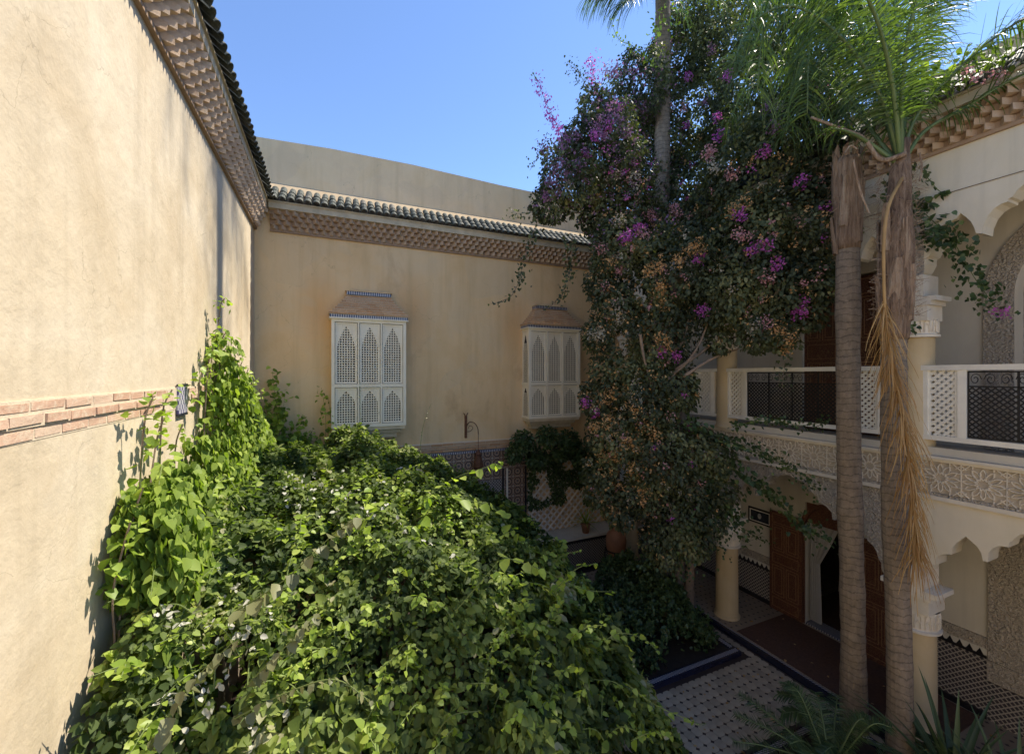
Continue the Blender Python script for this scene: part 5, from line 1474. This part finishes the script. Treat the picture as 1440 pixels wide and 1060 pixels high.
MB().tube(cd_, [.035-.0016*i for i in range(14)], 7).build('cut_stalk', M['palm_boot'], p2, smooth=True)
for (pts, r) in (([(1200, 225), (1205, 250), (1212, 275), (1216, 285), (1222, 300)], .012), ([(1293, 215), (1296, 235), (1293, 255)], .012), ([(1205, 210), (1196, 205), (1188, 215)], .01)):
    MB().tube(curve_pts([at(a, b_, 5.5) for a, b_ in pts], 12), r, 5).build('dry_scrap', M['palm_boot'], p2)
# tall palm rising through the bougainvillea
p3 = thing('palm_tree', 'tall slender palm trunk rising through the bougainvillea out of the top of view', 'palm tree', (0, 0, 0))
B3 = at(932, 100, 10.45); bx, by = B3.x, B3.y
ringed_trunk(p3, [(bx-.45, by-.35, -.02), (bx-.35, by-.25, 4), (bx-.15, by-.1, 7), (bx-.02, by, 10), (bx, by, 15), (bx, by, 23.8)], .185, 0, 24, n=150)
C3 = Vector((bx, by, 23.8))
for k in range(15):
    a = k*2.4; el = random.uniform(.1, 1.1); Lr = random.uniform(2.4, 3.2)
    d = Vector((math.cos(a)*math.cos(el), math.sin(a)*math.cos(el), math.sin(el)))
    c = [C3, C3+d*Lr*.35, C3+d*Lr*.7+Vector((0, 0, -.25)), C3+Vector((d.x, d.y, d.z*.4))*Lr+Vector((0, 0, -1.0))]
    frond(p3, c, .75, 80, droop=1.2, plum=.5)
# hanging fronds at the top of the picture
for pts in ([(900,-45,10.0),(872,-22,9.8),(850,-12,9.6),(828,-8,9.5)], [(915,-60,9.8),(895,-30,9.6),(875,-15,9.4),(845,-25,9.3)], [(905,-10,9.9),(885,0,9.7),(868,8,9.5)], [(950,-50,9.8),(975,-50,9.4),(1000,-30,9.2),(1020,10,9.0)], [(960,-60,9.6),(1000,-60,9.2),(1050,-45,8.8),(1090,0,8.6)], [(945,-40,9.8),(950,-20,9.6),(962,20,9.4)]):
    frond(p3, [at(933, -40, 10.45)]+[at(*q) for q in pts], .80, 90, droop=1.7, plum=.3, r0=.015)

# --- cycad, agaves, potted plants
cy_ = thing('sago_palm', 'dark spreading sago palm at the bottom edge before the tiled walk', 'sago palm', (5.95, 3.25, .07))
for k in range(17):
    a = k*2*math.pi/17+jit(.1); el = random.uniform(.35, 1.2); L = random.uniform(.9, 1.15)
    d = Vector((math.cos(a)*math.cos(el), math.sin(a)*math.cos(el), math.sin(el)))
    c = [Vector((0, 0, .28)), Vector((0, 0, .3))+d*L*.4, Vector((0, 0, .28))+d*L*.8+Vector((0, 0, -.05)), Vector((0, 0, .25))+Vector((d.x*1.15, d.y*1.15, d.z*.8))*L]
    frond(cy_, c, .17, 80, .011, mat=M['leaf_dark'], droop=.15, plum=.15, r0=.012)
MB().lathe([(.0, 0), (.14, .0), (.15, .15), (.11, .30), (0, .33)], 12).build('trunk', M['vine_wood'], cy_)
def agave(label, loc, n, L, w, el0, el1, mat=M['agave'], cat='agave'):
    t = thing('agave' if cat == 'agave' else 'spider_plant', label, cat, loc)
    for k in range(n):
        a = k*2.4; el = el0+(el1-el0)*k/n; ll = L*random.uniform(.8, 1.1)
        d = Vector((math.cos(a)*math.cos(el), math.sin(a)*math.cos(el), math.sin(el))); s = Vector((-math.sin(a), math.cos(a), 0)); up = s.cross(d)*-1
        q = Vector((math.cos(a)*.05, math.sin(a)*.05, .05)); vs = []; fs = []; dv = d.copy(); rows = 8
        for i in range(rows+1):
            tt = i/rows; ww = w*(1-tt)**.7*(.75+.5*math.sin(tt*2.5))
            vs += [tuple(q-s*ww/2+up*ww*.25), tuple(q), tuple(q+s*ww/2+up*ww*.25)]
            q = q+dv*ll/rows; dv = (dv+Vector((0, 0, -.06-.08*tt))).normalized()
        for i in range(rows):
            for j in range(2): b0 = i*3+j; fs.append((b0, b0+1, b0+4, b0+3))
        m = me('leaf', vs, fs, mat, True); a_ = m.attributes.new('rnd', 'FLOAT', 'POINT'); a_.data.foreach_set('value', [random.random()]*len(vs)); ob('leaf', m, t)
    return t
agave('dark strap leaved plant behind the right palm trunk, with upright pointed leaves', (7.0, 2.45, .35), 46, 1.2, .075, .1, 1.4)
agave('dark strap leaved plant at the lower right corner of the view', (7.05, 1.95, .25), 46, 1.15, .07, .1, 1.35)
bn2 = thing('fern', 'arching green fern between the two palm trunks at the bottom edge', 'fern', (6.75, 3.2, .07))
for k in range(9):
    a = 2.0+k*.5+jit(.15); L = random.uniform(.8, 1.2)
    d = Vector((math.cos(a)*.8, math.sin(a)*.8, .75))
    frond(bn2, [Vector((0, 0, .05)), d*L*.5, d*L*.9+Vector((0, 0, -.1)), Vector((d.x*1.2, d.y*1.2, d.z*.7))*L], .24, 60, .022, mat=M['leaf_dark'], droop=.5, plum=.1, r0=.01)
po = thing('urn', 'large terracotta urn in a black iron stand beside the tiled bench', 'urn', (7.33, 9.45, 0))
MB().lathe([(.0, .25), (.14, .25), (.20, .42), (.27, .70), (.285, .88), (.25, 1.05), (.18, 1.14), (.17, 1.22), (.21, 1.26), (.19, 1.27), (.15, 1.2), (0, 1.15)], 26).build('jar', M['terracotta'], po, smooth=True)
s_ = MB()
for k in range(28):
    a0, a1 = 2*math.pi*k/28, 2*math.pi*(k+1)/28
    for r, z in ((.285, .62), (.24, .30)): s_.bar((math.cos(a0)*r, math.sin(a0)*r, z), (math.cos(a1)*r, math.sin(a1)*r, z), .02, .03)
s_.build('stand_ring', M['iron'], po)
for k in range(4):
    a = math.pi/4+k*math.pi/2; MB().tube(curve_pts([(math.cos(a)*.29, math.sin(a)*.29, .64), (math.cos(a)*.31, math.sin(a)*.31, .4), (math.cos(a)*.26, math.sin(a)*.26, .2), (math.cos(a)*.34, math.sin(a)*.34, .01)], 9), .016, 6).build('stand_leg', M['iron'], po)
sp_ = agave('pale strappy spider plant in a pot on the end of the tiled bench', (6.72, 10.05, 1.2), 30, .55, .028, .0, 1.4, M['leaf_vine'], 'spider plant')
MB().lathe([(0, -.228), (.09, -.228), (.13, .0), (.15, .02), (.13, .03), (0, .02)], 16).build('pot', M['terracotta'], sp_, smooth=True)
for (x_, y_, rz, lab) in ((5.9, 8.12, .2, 'thin black iron hoop arching at the back edge of the shaded planter, left one'), (6.6, 8.12, -.1, 'thin black iron hoop arching at the back edge of the shaded planter, right one')):
    h = thing('iron_hoop', lab, 'garden hoop', (x_, y_-.05, .10), rz, group='iron hoops edging the planter')
    MB().tube([(math.cos(a)*.32, 0, math.sin(a)*.42) for a in [math.pi*k/16 for k in range(17)]], .014, 6).build('hoop', M['iron'], h)
